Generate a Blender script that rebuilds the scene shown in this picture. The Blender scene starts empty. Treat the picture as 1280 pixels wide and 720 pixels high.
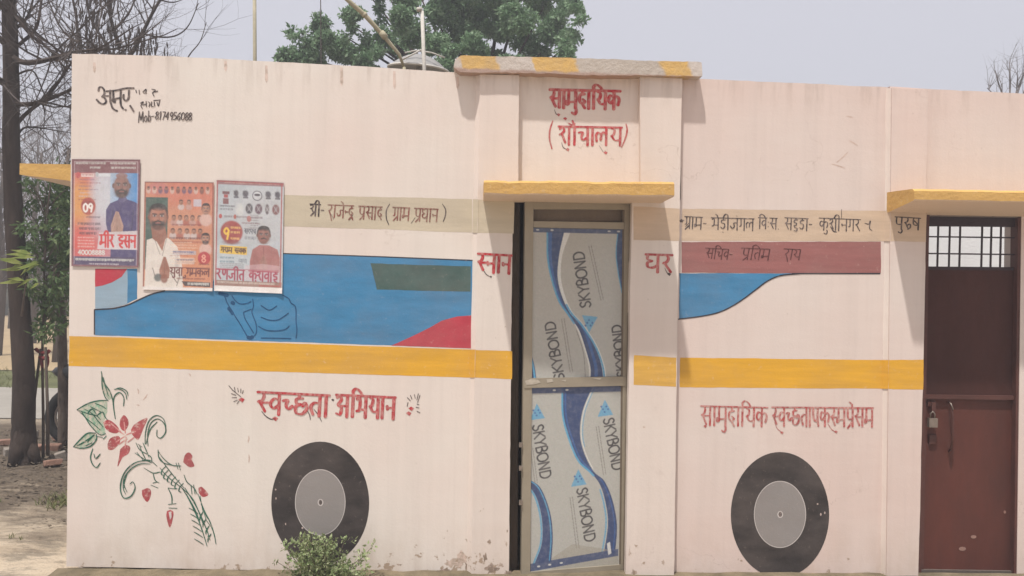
import bpy, bmesh, math, random
import numpy as np
from math import radians, sin, cos, pi
from mathutils import Vector, noise
random.seed(7); rng = np.random.default_rng(7)
S = bpy.context.scene
COL = S.collection

# ---------------------------------------------------------------- camera
FPX, DCAM, HCAM = 1000.0, 4.3, 1.65
PSI, THE, RHO = radians(2.75), radians(0.25), radians(1.3)
fw = np.array([sin(PSI)*cos(THE), cos(PSI)*cos(THE), -sin(THE)])
r0 = np.array([cos(PSI), -sin(PSI), 0.0]); u0 = np.cross(r0, fw)
RT = r0*cos(RHO) + u0*sin(RHO); UP = u0*cos(RHO) - r0*sin(RHO)
CAMP = np.array([0.0, -DCAM, HCAM])
cd = bpy.data.cameras.new('camera'); cam = bpy.data.objects.new('camera', cd); COL.objects.link(cam)
cd.sensor_width = 36.0; cd.lens = 36.0*FPX/1280.0; cd.clip_start = 0.05; cd.clip_end = 800
from mathutils import Matrix
cam.matrix_world = Matrix(((RT[0], UP[0], -fw[0], CAMP[0]), (RT[1], UP[1], -fw[1], CAMP[1]), (RT[2], UP[2], -fw[2], CAMP[2]), (0, 0, 0, 1)))
S.camera = cam
# ---------------------------------------------------------------- light
SUND = Vector((0.20, 0.33, -1.0)).normalized()      # direction the sunlight travels
world = bpy.data.worlds.new('World'); S.world = world; world.use_nodes = True
wn = world.node_tree.nodes; wl = world.node_tree.links
bg = wn['Background']; sky = wn.new('ShaderNodeTexSky'); sky.sky_type = 'NISHITA'; sky.sun_disc = False
sky.sun_elevation = math.asin(-SUND.z); sky.sun_rotation = math.atan2(-SUND.x, -SUND.y)
sky.air_density = 1.0; sky.dust_density = 4.0; sky.ozone_density = 1.5
mx = wn.new('ShaderNodeMixRGB'); mx.inputs[0].default_value = 0.80
mx.inputs[2].default_value = (5.95, 5.8, 6.25, 1)    # even veil of summer haze over the whole sky
wl.new(sky.outputs[0], mx.inputs[1]); wl.new(mx.outputs[0], bg.inputs[0]); bg.inputs[1].default_value = 0.10
sd = bpy.data.lights.new('sun', 'SUN'); sd.energy = 4.1; sd.angle = radians(1.6); sd.color = (1.0, 0.965, 0.915)
sun = bpy.data.objects.new('sun', sd); COL.objects.link(sun)
sun.rotation_euler = SUND.to_track_quat('-Z', 'Y').to_euler(); sun.location = (0, -5, 12)
S.view_settings.view_transform = 'Standard'; S.view_settings.look = 'None'
S.view_settings.gamma = 1.0; S.view_settings.exposure = 0.40; S.view_settings.use_curve_mapping = False

# ---------------------------------------------------------------- projection helpers (photograph pixel -> point of a plane in the place)
def ray(px, py):
    return fw + RT*(px-640.0)/FPX + UP*(360.0-py)/FPX
def P(px, py, y=0.0):
    d = ray(px, py); t = (y+DCAM)/d[1]; p = CAMP + d*t
    return (float(p[0]), float(y), float(p[2]))
def G(px, py, z=0.0):
    d = ray(px, py); t = (z-HCAM)/d[2]; p = CAMP + d*t
    return (float(p[0]), float(p[1]), float(z))
class Plane:            # wall plane y = const
    def __init__(s, y): s.y = y
    def __call__(s, px, py, off=0.0): return P(px, py, s.y-off)
class DoorPlane:        # tilted plane through point o with horizontal direction u
    def __init__(s, o, u): s.o = np.array(o); s.u = np.array(u); s.n = np.array([u[1], -u[0], 0.0])
    def __call__(s, px, py, off=0.0):
        d = ray(px, py); o = s.o + s.n*off
        t = np.dot(o-CAMP, s.n)/np.dot(d, s.n); p = CAMP + d*t
        return tuple(float(v) for v in p)

# ---------------------------------------------------------------- objects
def tag(o, label=None, cat=None, group=None, kind=None):
    if label: o['label'] = label
    if cat: o['category'] = cat
    if group: o['group'] = group
    if kind: o['kind'] = kind
    return o
def thing(name, loc, label, cat, group=None):
    o = bpy.data.objects.new(name, None); COL.objects.link(o); o.location = loc; o.empty_display_size = 0.1
    return tag(o, label, cat, group)
def rootloc(o):
    while o.parent: o = o.parent
    return Vector(o.location)
def mk(name, verts, faces, m, parent=None, smooth=False, kind=None, solid=False, loc=None, label=None):
    base = rootloc(parent) if parent else (Vector(loc) if loc is not None else Vector((0, 0, 0)))
    me = bpy.data.meshes.new(name)
    v = np.asarray(verts, dtype=float).reshape(-1, 3) - np.array(base)
    if isinstance(faces, np.ndarray) and faces.ndim == 2:
        nf, k = faces.shape
        me.vertices.add(len(v)); me.vertices.foreach_set('co', v.ravel())
        me.loops.add(nf*k); me.loops.foreach_set('vertex_index', faces.ravel().astype(np.int32))
        me.polygons.add(nf); me.polygons.foreach_set('loop_start', np.arange(0, nf*k, k, dtype=np.int32))
        me.update(calc_edges=True)
    else:
        me.from_pydata(v.tolist(), [], [list(f) for f in faces])
    if solid:
        bm = bmesh.new(); bm.from_mesh(me); bmesh.ops.recalc_face_normals(bm, faces=bm.faces); bm.to_mesh(me); bm.free()
    if smooth: me.polygons.foreach_set('use_smooth', [True]*len(me.polygons))
    me.materials.append(m)
    o = bpy.data.objects.new(name, me); COL.objects.link(o)
    if parent: o.parent = parent
    else: o.location = base
    if kind: o['kind'] = kind
    if label: o['label'] = label
    return o
class MB:               # collects verts and faces
    def __init__(s): s.v = []; s.f = []
    def add(s, v, f):
        n = len(s.v); s.v += [tuple(a) for a in v]; s.f += [tuple(i+n for i in q) for q in f]; return s
    def box(s, x0, x1, y0, y1, z0, z1):
        return s.add([(x0,y0,z0),(x1,y0,z0),(x1,y1,z0),(x0,y1,z0),(x0,y0,z1),(x1,y0,z1),(x1,y1,z1),(x0,y1,z1)],
                     [(0,3,2,1),(4,5,6,7),(0,1,5,4),(1,2,6,5),(2,3,7,6),(3,0,4,7)])
    def tube(s, pts, rad, n=6, cap=True):
        pts = [Vector(p) for p in pts]; k = len(pts)
        if not hasattr(rad, '__len__'): rad = [rad]*k
        ref = Vector((0.31, 0.17, 0.93)); rings = []
        for i, p in enumerate(pts):
            t = (pts[min(i+1, k-1)]-pts[max(i-1, 0)]).normalized()
            a = t.cross(ref)
            if a.length < 1e-3: a = t.cross(Vector((1, 0, 0)))
            a.normalize(); b = t.cross(a)
            rings.append([tuple(p+(a*cos(2*pi*j/n)+b*sin(2*pi*j/n))*rad[i]) for j in range(n)])
        f = [(i*n+j, i*n+(j+1) % n, (i+1)*n+(j+1) % n, (i+1)*n+j) for i in range(k-1) for j in range(n)]
        if cap: f += [tuple(range(n))[::-1], tuple((k-1)*n+j for j in range(n))]
        return s.add([q for r in rings for q in r], f)
    def build(s, name, m, parent=None, **kw): return mk(name, s.v, s.f, m, parent, **kw)

def nz(x, y=0.0, z=0.0): return noise.noise(Vector((x, y, z)))
def rough_outline(pts, edges=None, amp=0.006, step=0.05, seed=0.0):
    """pts: (x,z) polygon, edges: indices of edges to roughen (None = all)"""
    out = []; n = len(pts)
    for i in range(n):
        a = pts[i]; b = pts[(i+1) % n]; L = math.hypot(b[0]-a[0], b[1]-a[1])
        if edges is not None and i not in edges: out.append(tuple(a)); continue
        k = max(1, int(L/step)); nx, nzz = -(b[1]-a[1])/max(L, 1e-6), (b[0]-a[0])/max(L, 1e-6)
        for j in range(k):
            t = j/k; x = a[0]+(b[0]-a[0])*t; z = a[1]+(b[1]-a[1])*t
            w = 0 if j == 0 else amp*(nz(x*3.1+seed, z*3.1)+0.6*nz(x*14+seed, z*14, 4)+0.5*nz(x*40, z*40+seed, 9))
            out.append((x+nx*w, z+nzz*w))
    return out
def prism(name, px, yf, yb, m, parent, edges=(), amp=0.006, step=0.05, seed=0.0, **kw):
    q = [P(a, b, yf) for a, b in px]; o2 = rough_outline([(p[0], p[2]) for p in q], edges, amp, step, seed); n = len(o2)
    v = [(x, yf, z) for x, z in o2]+[(x, yb, z) for x, z in o2]
    f = [tuple(range(n)), tuple(range(2*n-1, n-1, -1))]+[(i, i+n, (i+1) % n+n, (i+1) % n) for i in range(n)]
    return mk(name, v, f, m, parent, solid=True, **kw)

# ---------------------------------------------------------------- materials
def lin(c):
    return tuple(((v/255.0)/12.92 if v/255.0 <= 0.04045 else ((v/255.0+0.055)/1.055)**2.4) for v in c)
KC = 0.88
def C(r, g, b, k=KC): return tuple(v*k for v in lin((r, g, b)))
MATS = {}
def nd(nt, t, **kw):
    n = nt.nodes.new(t)
    for k, v in kw.items(): setattr(n, k, v)
    return n
def coords(nt, scale=(1, 1, 1)):
    tc = nd(nt, 'ShaderNodeNewGeometry'); mp = nd(nt, 'ShaderNodeMapping'); mp.inputs['Scale'].default_value = scale
    nt.links.new(tc.outputs['Position'], mp.inputs[0]); return mp.outputs[0]
def noi(nt, scale, detail=4, rough=0.6, sc=(1, 1, 1), lo=0.3, hi=0.7):
    n = nd(nt, 'ShaderNodeTexNoise'); n.inputs['Scale'].default_value = scale; n.inputs['Detail'].default_value = detail
    n.inputs['Roughness'].default_value = rough; nt.links.new(coords(nt, sc), n.inputs['Vector'])
    mr = nd(nt, 'ShaderNodeMapRange'); mr.inputs['From Min'].default_value = lo; mr.inputs['From Max'].default_value = hi
    nt.links.new(n.outputs['Fac'], mr.inputs['Value']); return mr.outputs[0]
def mix(nt, fac, a, b, mode='MIX'):
    m = nd(nt, 'ShaderNodeMixRGB', blend_type=mode)
    for i, v in ((0, fac), (1, a), (2, b)):
        if isinstance(v, bpy.types.NodeSocket): nt.links.new(v, m.inputs[i])
        elif i == 0: m.inputs[0].default_value = v
        else: m.inputs[i].default_value = (*v[:3], 1)
    return m.outputs[0]
def mul(nt, a, b, op='MULTIPLY'):
    m = nd(nt, 'ShaderNodeMath', operation=op)
    for i, v in enumerate((a, b)):
        if isinstance(v, bpy.types.NodeSocket): nt.links.new(v, m.inputs[i])
        else: m.inputs[i].default_value = v
    return m.outputs[0]
def base(name, rough=0.85, metal=0.0, spec=0.3):
    m = bpy.data.materials.new(name); m.use_nodes = True; nt = m.node_tree; b = nt.nodes['Principled BSDF']
    b.inputs['Roughness'].default_value = rough; b.inputs['Metallic'].default_value = metal; b.inputs['Specular IOR Level'].default_value = spec
    return m, nt, b
def bump(nt, b, h, dist=0.004, strength=0.5):
    bp = nd(nt, 'ShaderNodeBump'); bp.inputs['Distance'].default_value = dist; bp.inputs['Strength'].default_value = strength
    nt.links.new(h, bp.inputs['Height']); nt.links.new(bp.outputs[0], b.inputs['Normal'])
def simple(name, col, var=0.25, scale=6, rough=0.8, metal=0.0, bumpd=0.003, sc=(1, 1, 1), spec=0.3, col2=None, fine=60):
    m, nt, b = base(name, rough, metal, spec)
    dk = tuple(v*(1-var) for v in col) if col2 is None else col2; lt = tuple(min(1, v*(1+var*0.6)) for v in col)
    c = mix(nt, noi(nt, scale, 6, 0.65, sc), dk, lt)
    c = mix(nt, mul(nt, noi(nt, fine, 3, 0.6, sc), 0.35), c, tuple(v*(1-var*1.2) for v in col))
    nt.links.new(c, b.inputs['Base Color']); bump(nt, b, noi(nt, fine, 5, 0.7, sc), bumpd)
    return m
def plaster(name, cA, cB, base_damage=True):
    """whitewashed plaster: blotches, vertical wash streaks, splash dirt and lost paint along the foot of the wall"""
    m, nt, b = base(name, 0.92, 0, 0.15)
    c = mix(nt, noi(nt, 0.9, 3, 0.5, (1, 1, 1), 0.35, 0.65), cA, cB)
    st = noi(nt, 1.0, 4, 0.6, (9, 9, 0.45), 0.42, 0.72)
    c = mix(nt, mul(nt, st, 0.15), c, tuple(v*0.66 for v in cA))
    st2 = noi(nt, 1.0, 3, 0.6, (34, 34, 1.1), 0.50, 0.75)
    c = mix(nt, mul(nt, st2, 0.13), c, tuple(v*0.72 for v in cB))
    br = noi(nt, 1.0, 4, 0.7, (3, 3, 22), 0.45, 0.75)
    c = mix(nt, mul(nt, br, 0.07), c, (0.85, 0.80, 0.74))
    spt = noi(nt, 26, 3, 0.6, (1, 1, 1), 0.70, 0.76)
    c = mix(nt, mul(nt, spt, 0.35), c, C(150, 135, 120))
    spots = noi(nt, 5.5, 5, 0.7, (1, 1, 1), 0.66, 0.74)
    c = mix(nt, mul(nt, spots, 0.18), c, C(175, 160, 150))
    # height gradient masks for dirt splash near the plinth (z about .1 to .35)
    geo = nd(nt, 'ShaderNodeNewGeometry'); sp = nd(nt, 'ShaderNodeSeparateXYZ'); nt.links.new(geo.outputs['Position'], sp.inputs[0])
    mr = nd(nt, 'ShaderNodeMapRange'); mr.inputs['From Min'].default_value = 0.42; mr.inputs['From Max'].default_value = 0.08; nt.links.new(sp.outputs['Z'], mr.inputs['Value'])
    dirt = mul(nt, mr.outputs[0], noi(nt, 5, 6, 0.7, (1, 1, 0.5), 0.40, 0.70))
    c = mix(nt, mul(nt, dirt, 0.45), c, C(176, 152, 128))
    if base_damage:
        mr2 = nd(nt, 'ShaderNodeMapRange'); mr2.inputs['From Min'].default_value = 0.40; mr2.inputs['From Max'].default_value = 0.10; nt.links.new(sp.outputs['Z'], mr2.inputs['Value'])
        mr2.inputs['To Min'].default_value = -0.10; mr2.inputs['To Max'].default_value = 0.10
        # more damage close to the bath door
        mx_ = nd(nt, 'ShaderNodeMapRange'); mx_.inputs['From Min'].default_value = 0.75; mx_.inputs['From Max'].default_value = 0.15
        ab = mul(nt, mul(nt, sp.outputs['X'], 0.12, 'SUBTRACT'), 0, 'ADD'); aa = nd(nt, 'ShaderNodeMath', operation='ABSOLUTE'); nt.links.new(ab, aa.inputs[0])
        nt.links.new(aa.outputs[0], mx_.inputs['Value']); mx_.inputs['To Min'].default_value = 0.0; mx_.inputs['To Max'].default_value = 0.10
        n = nd(nt, 'ShaderNodeTexNoise'); n.inputs['Scale'].default_value = 13; n.inputs['Detail'].default_value = 6; n.inputs['Roughness'].default_value = 0.65
        nt.links.new(coords(nt, (1, 1, 1.0)), n.inputs['Vector'])
        s_ = mul(nt, mul(nt, n.outputs['Fac'], mr2.outputs[0], 'ADD'), mx_.outputs[0], 'ADD')
        mr3 = nd(nt, 'ShaderNodeMapRange'); mr3.inputs['From Min'].default_value = 0.69; mr3.inputs['From Max'].default_value = 0.72; nt.links.new(s_, mr3.inputs['Value'])
        c = mix(nt, mul(nt, mr3.outputs[0], 0.85), c, C(160, 138, 116))
    # top weather edge
    mt = nd(nt, 'ShaderNodeMapRange'); mt.inputs['From Min'].default_value = 2.60; mt.inputs['From Max'].default_value = 2.80; nt.links.new(sp.outputs['Z'], mt.inputs['Value'])
    tp = mul(nt, mt.outputs[0], noi(nt, 1, 5, 0.65, (16, 16, 2), 0.50, 0.66))
    c = mix(nt, mul(nt, tp, 0.35), c, C(150, 130, 115))
    nt.links.new(c, b.inputs['Base Color'])
    vo = nd(nt, 'ShaderNodeTexVoronoi'); vo.feature = 'DISTANCE_TO_EDGE'; vo.inputs['Scale'].default_value = 1.35
    wv = nd(nt, 'ShaderNodeVectorMath', operation='ADD'); nn = nd(nt, 'ShaderNodeTexNoise'); nn.inputs['Scale'].default_value = 2.6; nn.inputs['Detail'].default_value = 7; nt.links.new(geo.outputs['Position'], nn.inputs['Vector'])
    nt.links.new(geo.outputs['Position'], wv.inputs[0]); nt.links.new(nn.outputs['Color'], wv.inputs[1]); nt.links.new(wv.outputs[0], vo.inputs['Vector'])
    ck = nd(nt, 'ShaderNodeMapRange'); ck.inputs['From Min'].default_value = .0035; ck.inputs['From Max'].default_value = .0005; nt.links.new(vo.outputs['Distance'], ck.inputs['Value'])
    c = mix(nt, mul(nt, mul(nt, ck.outputs[0], noi(nt, 1.1, 3, .6, (1, 1, 1), .52, .62)), .42), c, C(168, 148, 136)); nt.links.new(c, b.inputs['Base Color'])
    h = mix(nt, 0.35, noi(nt, 5, 5, 0.6), noi(nt, 70, 4, 0.7))
    bump(nt, b, h, 0.004, 0.22)
    return m
def paint(name, col, wear=0.35, var=0.14, wall=C(222, 200, 188), brush=(2.5, 2.5, 26), thr=0.60, thin=0.06, dry=0.0):
    """brush-laid enamel/distemper: tonal brush marks, thin places that let the wash show"""
    m, nt, b = base(name, 0.72, 0, 0.25)
    c = mix(nt, noi(nt, 1, 5, 0.65, brush, 0.35, 0.68), tuple(v*(1-var) for v in col), tuple(min(1, v*(1+var)) for v in col))
    c = mix(nt, noi(nt, 2.2, 4, 0.65, (1, 1, 1.6), 0.42, 0.62), c, mix(nt, thin, mix(nt, .12, c, (0.02, 0.02, 0.02)), wall))
    if dry: c = mix(nt, mul(nt, noi(nt, 60, 4, 0.7, (1, 1, .5), 0.40, 0.62), dry), c, wall)
    w = noi(nt, 34, 5, 0.75, (1, 1, 1), thr, thr+0.10)
    c = mix(nt, mul(nt, w, wear), c, wall)
    nt.links.new(c, b.inputs['Base Color'])
    bump(nt, b, mix(nt, 0.5, noi(nt, 7, 5, 0.6), noi(nt, 70, 4, 0.7)), 0.004, 0.22)
    return m
def vcol(name, rough=0.6, spec=0.3, crease=0.010):
    m, nt, b = base(name, rough, 0, spec)
    a = nd(nt, 'ShaderNodeAttribute'); a.attribute_name = 'Col'
    fade = noi(nt, 40, 4, 0.7, (1, 1, 1), 0.45, 0.75)
    c = mix(nt, mul(nt, fade, 0.12), a.outputs['Color'], (0.6, 0.57, 0.53))
    nt.links.new(c, b.inputs['Base Color']); bump(nt, b, mix(nt, .4, noi(nt, 9, 3, 0.5), noi(nt, 1, 2, .5, (30, 30, 3))), crease, 0.5)
    return m
# ---------------------------------------------------------------- hand lettering: strokes in a unit box (y 1 = head line, 0 = foot)
GL = {
 'aa': (.34, [[(.17,1),(.17,0)]]),
 's': (.86, [[(.28,1),(.34,.82),(.26,.62),(.08,.54)], [(.14,.58),(.46,.06)], [(.26,.5),(.72,.52)], [(.72,1),(.72,0)]]),
 'sh2': (.55, [[(.28,1),(.34,.82),(.26,.62),(.06,.54)], [(.12,.58),(.42,.10)], [(.24,.5),(.56,.52)]]),
 'm': (.82, [[(.18,1),(.18,.32)], [(.22,.30),(.06,.22),(.08,.42),(.22,.36),(.68,.38)], [(.68,1),(.68,0)]]),
 'u': (0, [[(-.14,.02),(-.10,-.16),(-.22,-.31),(-.40,-.22)]]),
 'uu': (0, [[(-.16,0),(-.36,-.18),(-.16,-.30),(.06,-.34)]]),
 'd': (.62, [[(.34,1),(.34,.80)], [(.50,.80),(.18,.74),(.12,.46),(.30,.28),(.50,.40),(.34,.52)], [(.32,.28),(.52,.02)]]),
 'i': (.34, [[(.17,0),(.17,1),(.15,1.20),(.36,1.32),(.62,1.20),(.78,1.02)]]),
 'ii': (.34, [[(.17,0),(.17,1)], [(.17,1),(.12,1.26),(-.12,1.30),(-.32,1.02)]]),
 'y': (.80, [[(.10,.94),(.30,.86),(.26,.62),(.10,.52)], [(.14,.54),(.34,.30),(.66,.32)], [(.66,1),(.66,0)]]),
 'k': (.92, [[(.46,1),(.46,0)], [(.46,.66),(.20,.76),(.08,.52),(.22,.34),(.46,.54)], [(.46,.64),(.70,.72),(.82,.52),(.74,.24)]]),
 'kh2': (.55, [[(.36,1),(.36,.1)], [(.36,.66),(.16,.74),(.06,.52),(.18,.36),(.36,.54),(.62,.62)]]),
 'sh': (.82, [[(.08,.86),(.26,.96),(.36,.78),(.22,.62),(.08,.56)], [(.22,.60),(.44,.12)], [(.66,1),(.66,0)]]),
 'shr': (.86, [[(.06,.88),(.22,.98),(.36,.80),(.20,.64),(.06,.62)], [(.20,.64),(.32,.44),(.40,.36)], [(.64,1),(.64,0)], [(.64,.44),(.14,.02)]]),
 'au': (0, [[(-.16,1),(-.30,1.32)], [(-.18,1.02),(-.52,1.18)]]),
 'ch': (.76, [[(.06,.70),(.32,.72),(.24,.48),(.34,.30),(.62,.46)], [(.62,1),(.62,0)]]),
 'ch2': (.50, [[(.04,.66),(.28,.70),(.20,.46),(.32,.30),(.52,.44)]]),
 'l': (.86, [[(.12,.22),(.08,.54),(.22,.70),(.38,.56),(.36,.30)], [(.38,.58),(.56,.72),(.70,.58)], [(.70,1),(.70,0)]]),
 'j': (.88, [[(.74,1),(.74,0)], [(.74,.60),(.42,.60),(.46,.30),(.24,.16),(.08,.36)]]),
 'n': (.70, [[(.56,1),(.56,0)], [(.56,.52),(.14,.52)], [(.12,.60),(.16,.44)]]),
 'nh': (.40, [[(.42,.52),(.12,.52)], [(.10,.60),(.14,.44)]]),
 'nn': (.80, [[(.16,1),(.16,.62),(.30,.44),(.44,.62),(.44,1)], [(.66,1),(.66,0)]]),
 'r': (.54, [[(.26,1),(.34,.82),(.26,.62),(.08,.54)], [(.14,.58),(.48,.04)]]),
 'rp': (.54, [[(.26,1),(.36,.80),(.24,.62),(.08,.50)], [(.10,.56),(.30,.18),(.44,-.22)]]),
 'p': (.72, [[(.14,1),(.14,.58),(.26,.40),(.56,.42)], [(.56,1),(.56,0)]]),
 'ra': (0, [[(-.16,.30),(-.56,-.06)]]),
 'rad': (0, [[(-.30,.10),(-.52,-.10)], [(-.26,.12),(-.06,-.12)]]),
 'g': (.66, [[(.20,1),(.20,.42),(.06,.36)], [(.52,1),(.52,0)]]),
 'dh': (.76, [[(.30,.92),(.10,.92),(.12,.72),(.32,.64),(.12,.54),(.14,.34),(.36,.28),(.60,.42)], [(.60,1),(.60,0)]]),
 'gh': (.78, [[(.12,.96),(.12,.74),(.34,.66),(.12,.56),(.14,.32),(.38,.28),(.62,.42)], [(.62,1),(.62,0)]]),
 'bh': (.84, [[(.08,.84),(.24,.94),(.30,.72),(.26,.36),(.08,.30)], [(.26,.38),(.68,.38)], [(.68,1),(.68,0)]]),
 'e': (0, [[(-.16,1.0),(-.24,1.20),(-.42,1.30)]]),
 'o': (.34, [[(.17,1),(.17,0)], [(.17,1.0),(.08,1.20),(-.12,1.30)]]),
 'dd': (.66, [[(.36,1),(.36,.82)], [(.54,.82),(.20,.78),(.18,.58),(.44,.52),(.50,.28),(.32,.10),(.10,.22)]]),
 'nuk': (0, [[(-.34,-.16),(-.28,-.18)]]),
 'am': (0, [[(-.22,1.20),(-.16,1.18)]]),
 'v': (.66, [[(.52,.68),(.28,.74),(.10,.50),(.26,.30),(.52,.46)], [(.52,1),(.52,0)]]),
 't': (.66, [[(.52,.60),(.26,.62),(.10,.42),(.22,.08)], [(.52,1),(.52,0)]]),
 'kh': (1.1, [[(.20,1),(.26,.80),(.10,.58)], [(.14,.60),(.34,.18),(.50,.34)], [(.92,.68),(.70,.74),(.54,.50),(.68,.30),(.92,.46)], [(.92,1),(.92,0)]]),
 'ss': (.74, [[(.14,1),(.14,.58),(.26,.40),(.56,.42)], [(.16,.80),(.54,.46)], [(.56,1),(.56,0)]]),
 'thh': (.66, [[(.34,1),(.34,.72)], [(.34,.72),(.10,.52),(.18,.20),(.46,.16),(.56,.46),(.34,.70)]]),
 'ru': (.62, [[(.26,1),(.34,.82),(.26,.62),(.08,.54)], [(.14,.58),(.34,.16)], [(.30,.34),(.52,.44),(.56,.18),(.36,.02)]]),
 'chh': (.78, [[(.30,1),(.30,.84)], [(.48,.82),(.18,.78),(.18,.58),(.42,.54),(.16,.44),(.18,.14),(.46,.10),(.68,.36),(.60,.62),(.46,.46)]]),
 'a': (1.0, [[(.10,.88),(.28,.98),(.40,.80),(.20,.56),(.42,.42),(.34,.12),(.08,.16)], [(.40,.52),(.78,.52)], [(.80,1),(.80,0)]]),
 'ee': (.70, [[(.14,1),(.16,.52),(.34,.30),(.52,.44)], [(.52,1),(.52,.40),(.60,.04)]]),
 'ddd': (.70, [[(.36,1),(.36,.84)], [(.54,.84),(.22,.80),(.20,.62),(.42,.58),(.40,.40),(.20,.36),(.30,.20),(.52,.14),(.44,-.10),(.2,-.04)]]),
 'h': (.62, [[(.34,1),(.34,.84)], [(.52,.84),(.16,.76),(.20,.56),(.46,.52),(.48,.30),(.20,.26),(.30,.06),(.5,-.04)]]),
 'dash': (.45, [[(.06,.52),(.36,.52)]]), 'dot': (.28, [[(.10,.06),(.16,.05)]]), 'sp': (.5, []), 'vis': (.30, [[(.12,.66),(.16,.64)], [(.12,.26),(.16,.24)]]),
 '(': (.42, [[(.34,1.10),(.12,.80),(.08,.40),(.22,-.10),(.34,-.24)]]), ')': (.42, [[(.06,1.10),(.28,.80),(.32,.40),(.18,.0),(.06,-.12)]]),
}
LAT = {
 'S': (.62, [[(.54,.86),(.34,1),(.12,.84),(.22,.56),(.46,.44),(.54,.18),(.30,0),(.06,.14)]]),
 'K': (.72, [[(.12,1),(.12,0)], [(.60,1),(.14,.50)], [(.24,.58),(.66,0)]]),
 'Y': (.68, [[(.04,1),(.34,.48)], [(.64,1),(.34,.48)], [(.34,.50),(.34,0)]]),
 'B': (.66, [[(.12,0),(.12,1),(.46,.96),(.50,.64),(.16,.54)], [(.30,.54),(.58,.40),(.54,.06),(.12,0)]]),
 'O': (.84, [[(.42,1),(.12,.84),(.06,.46),(.22,.06),(.50,0),(.74,.20),(.78,.62),(.62,.92),(.42,1)]]),
 'N': (.80, [[(.12,0),(.12,1)], [(.12,1),(.66,0)], [(.66,0),(.66,1)]]),
 'D': (.80, [[(.12,0),(.12,1)], [(.12,1),(.50,.96),(.70,.66),(.68,.28),(.46,.02),(.12,0)]]),
 'M': (.86, [[(.10,0),(.16,1)], [(.16,1),(.42,.2)], [(.42,.2),(.68,1)], [(.68,1),(.76,0)]]),
 'o': (.52, [[(.26,.55),(.08,.36),(.14,.04),(.36,.02),(.44,.36),(.26,.55)]]), 'b': (.52, [[(.12,1),(.12,0)], [(.12,.40),(.34,.52),(.44,.22),(.28,0),(.12,.06)]]),
 '-': (.5, [[(.06,.44),(.42,.44)]]), ' ': (.5, []),
 '0': (.58, [[(.28,1),(.08,.76),(.08,.24),(.28,0),(.48,.24),(.48,.76),(.28,1)]]), '1': (.40, [[(.10,.80),(.24,1),(.24,0)]]),
 '2': (.56, [[(.08,.80),(.28,1),(.46,.78),(.10,.02),(.50,.02)]]), '4': (.58, [[(.38,0),(.38,1)], [(.38,1),(.06,.34)], [(.06,.34),(.52,.34)]]),
 '5': (.56, [[(.46,1),(.14,1)], [(.14,1),(.12,.58),(.40,.60),(.46,.20),(.10,.04)]]), '6': (.56, [[(.44,.96),(.14,.66),(.08,.22),(.30,0),(.48,.24),(.34,.50),(.10,.34)]]),
 '7': (.52, [[(.06,1),(.46,1)], [(.46,1),(.20,0)]]), '8': (.56, [[(.28,.54),(.08,.76),(.28,1),(.46,.76),(.28,.54),(.06,.26),(.28,0),(.50,.26),(.28,.54)]]),
 '9': (.56, [[(.46,.66),(.26,.46),(.08,.72),(.28,1),(.46,.80),(.46,.60),(.36,0)]]), '3': (.54, [[(.08,.9),(.34,1),(.44,.76),(.20,.54),(.48,.34),(.34,0),(.06,.1)]]),
}
def smooth_poly(pts, sub=5):
    if len(pts) < 3: return [tuple(p) for p in pts]
    p = [np.array(q, float) for q in pts]; p = [2*p[0]-p[1]]+p+[2*p[-1]-p[-2]]; out = []
    for i in range(1, len(p)-2):
        for j in range(sub):
            t = j/sub
            out.append(tuple(0.5*((2*p[i])+(-p[i-1]+p[i+1])*t+(2*p[i-1]-5*p[i]+4*p[i+1]-p[i+2])*t*t+(-p[i-1]+3*p[i]-3*p[i+1]+p[i+2])*t**3)))
    out.append(tuple(p[-2])); return out
def write(keys, a, b, h, lat=False, up=None, head=True, jitter=0.02, slant=0.0):
    """lay a word out between the px points a and b (on its head line, or its foot line for latin); returns px polylines"""
    tab = LAT if lat else GL; keys = list(keys) if lat else keys.split()
    W = sum(tab[k][0] for k in keys); a = np.array(a, float); b = np.array(b, float); u = (b-a)/W
    if up is None:
        n = np.array([u[1], -u[0]]); n /= max(np.linalg.norm(n), 1e-9); up = n*h if n[1] < 0 or lat else -n*h
    up = np.array(up, float); x = 0.0; out = []; seg = None
    o = a if lat else a-up            # foot line origin
    for k in keys:
        w, st = tab[k]
        dx, dy = random.uniform(-jitter, jitter), random.uniform(-jitter, jitter)
        for s_ in st:
            q = smooth_poly([(p[0]+x+dx+slant*p[1], p[1]+(dy if p[1] < .95 else 0)) for p in s_])
            out.append(('s', [tuple(o+u*p[0]+up*p[1]) for p in q]))
        brk = k in ('sp', '(', ')', 'dash', 'dot', 'vis')
        if head and not lat:
            if not brk and w > 0:
                if seg is None: seg = [x, x+w]
                seg[1] = x+w
            elif brk and seg:
                out.append(('h', [tuple(o+u*(seg[0]-.02)+up), tuple(o+u*(seg[1])+up)])); seg = None
        x += w
    if seg: out.append(('h', [tuple(o+u*(seg[0]-.02)+up), tuple(o+u*seg[1]+up)]))
    return out
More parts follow.
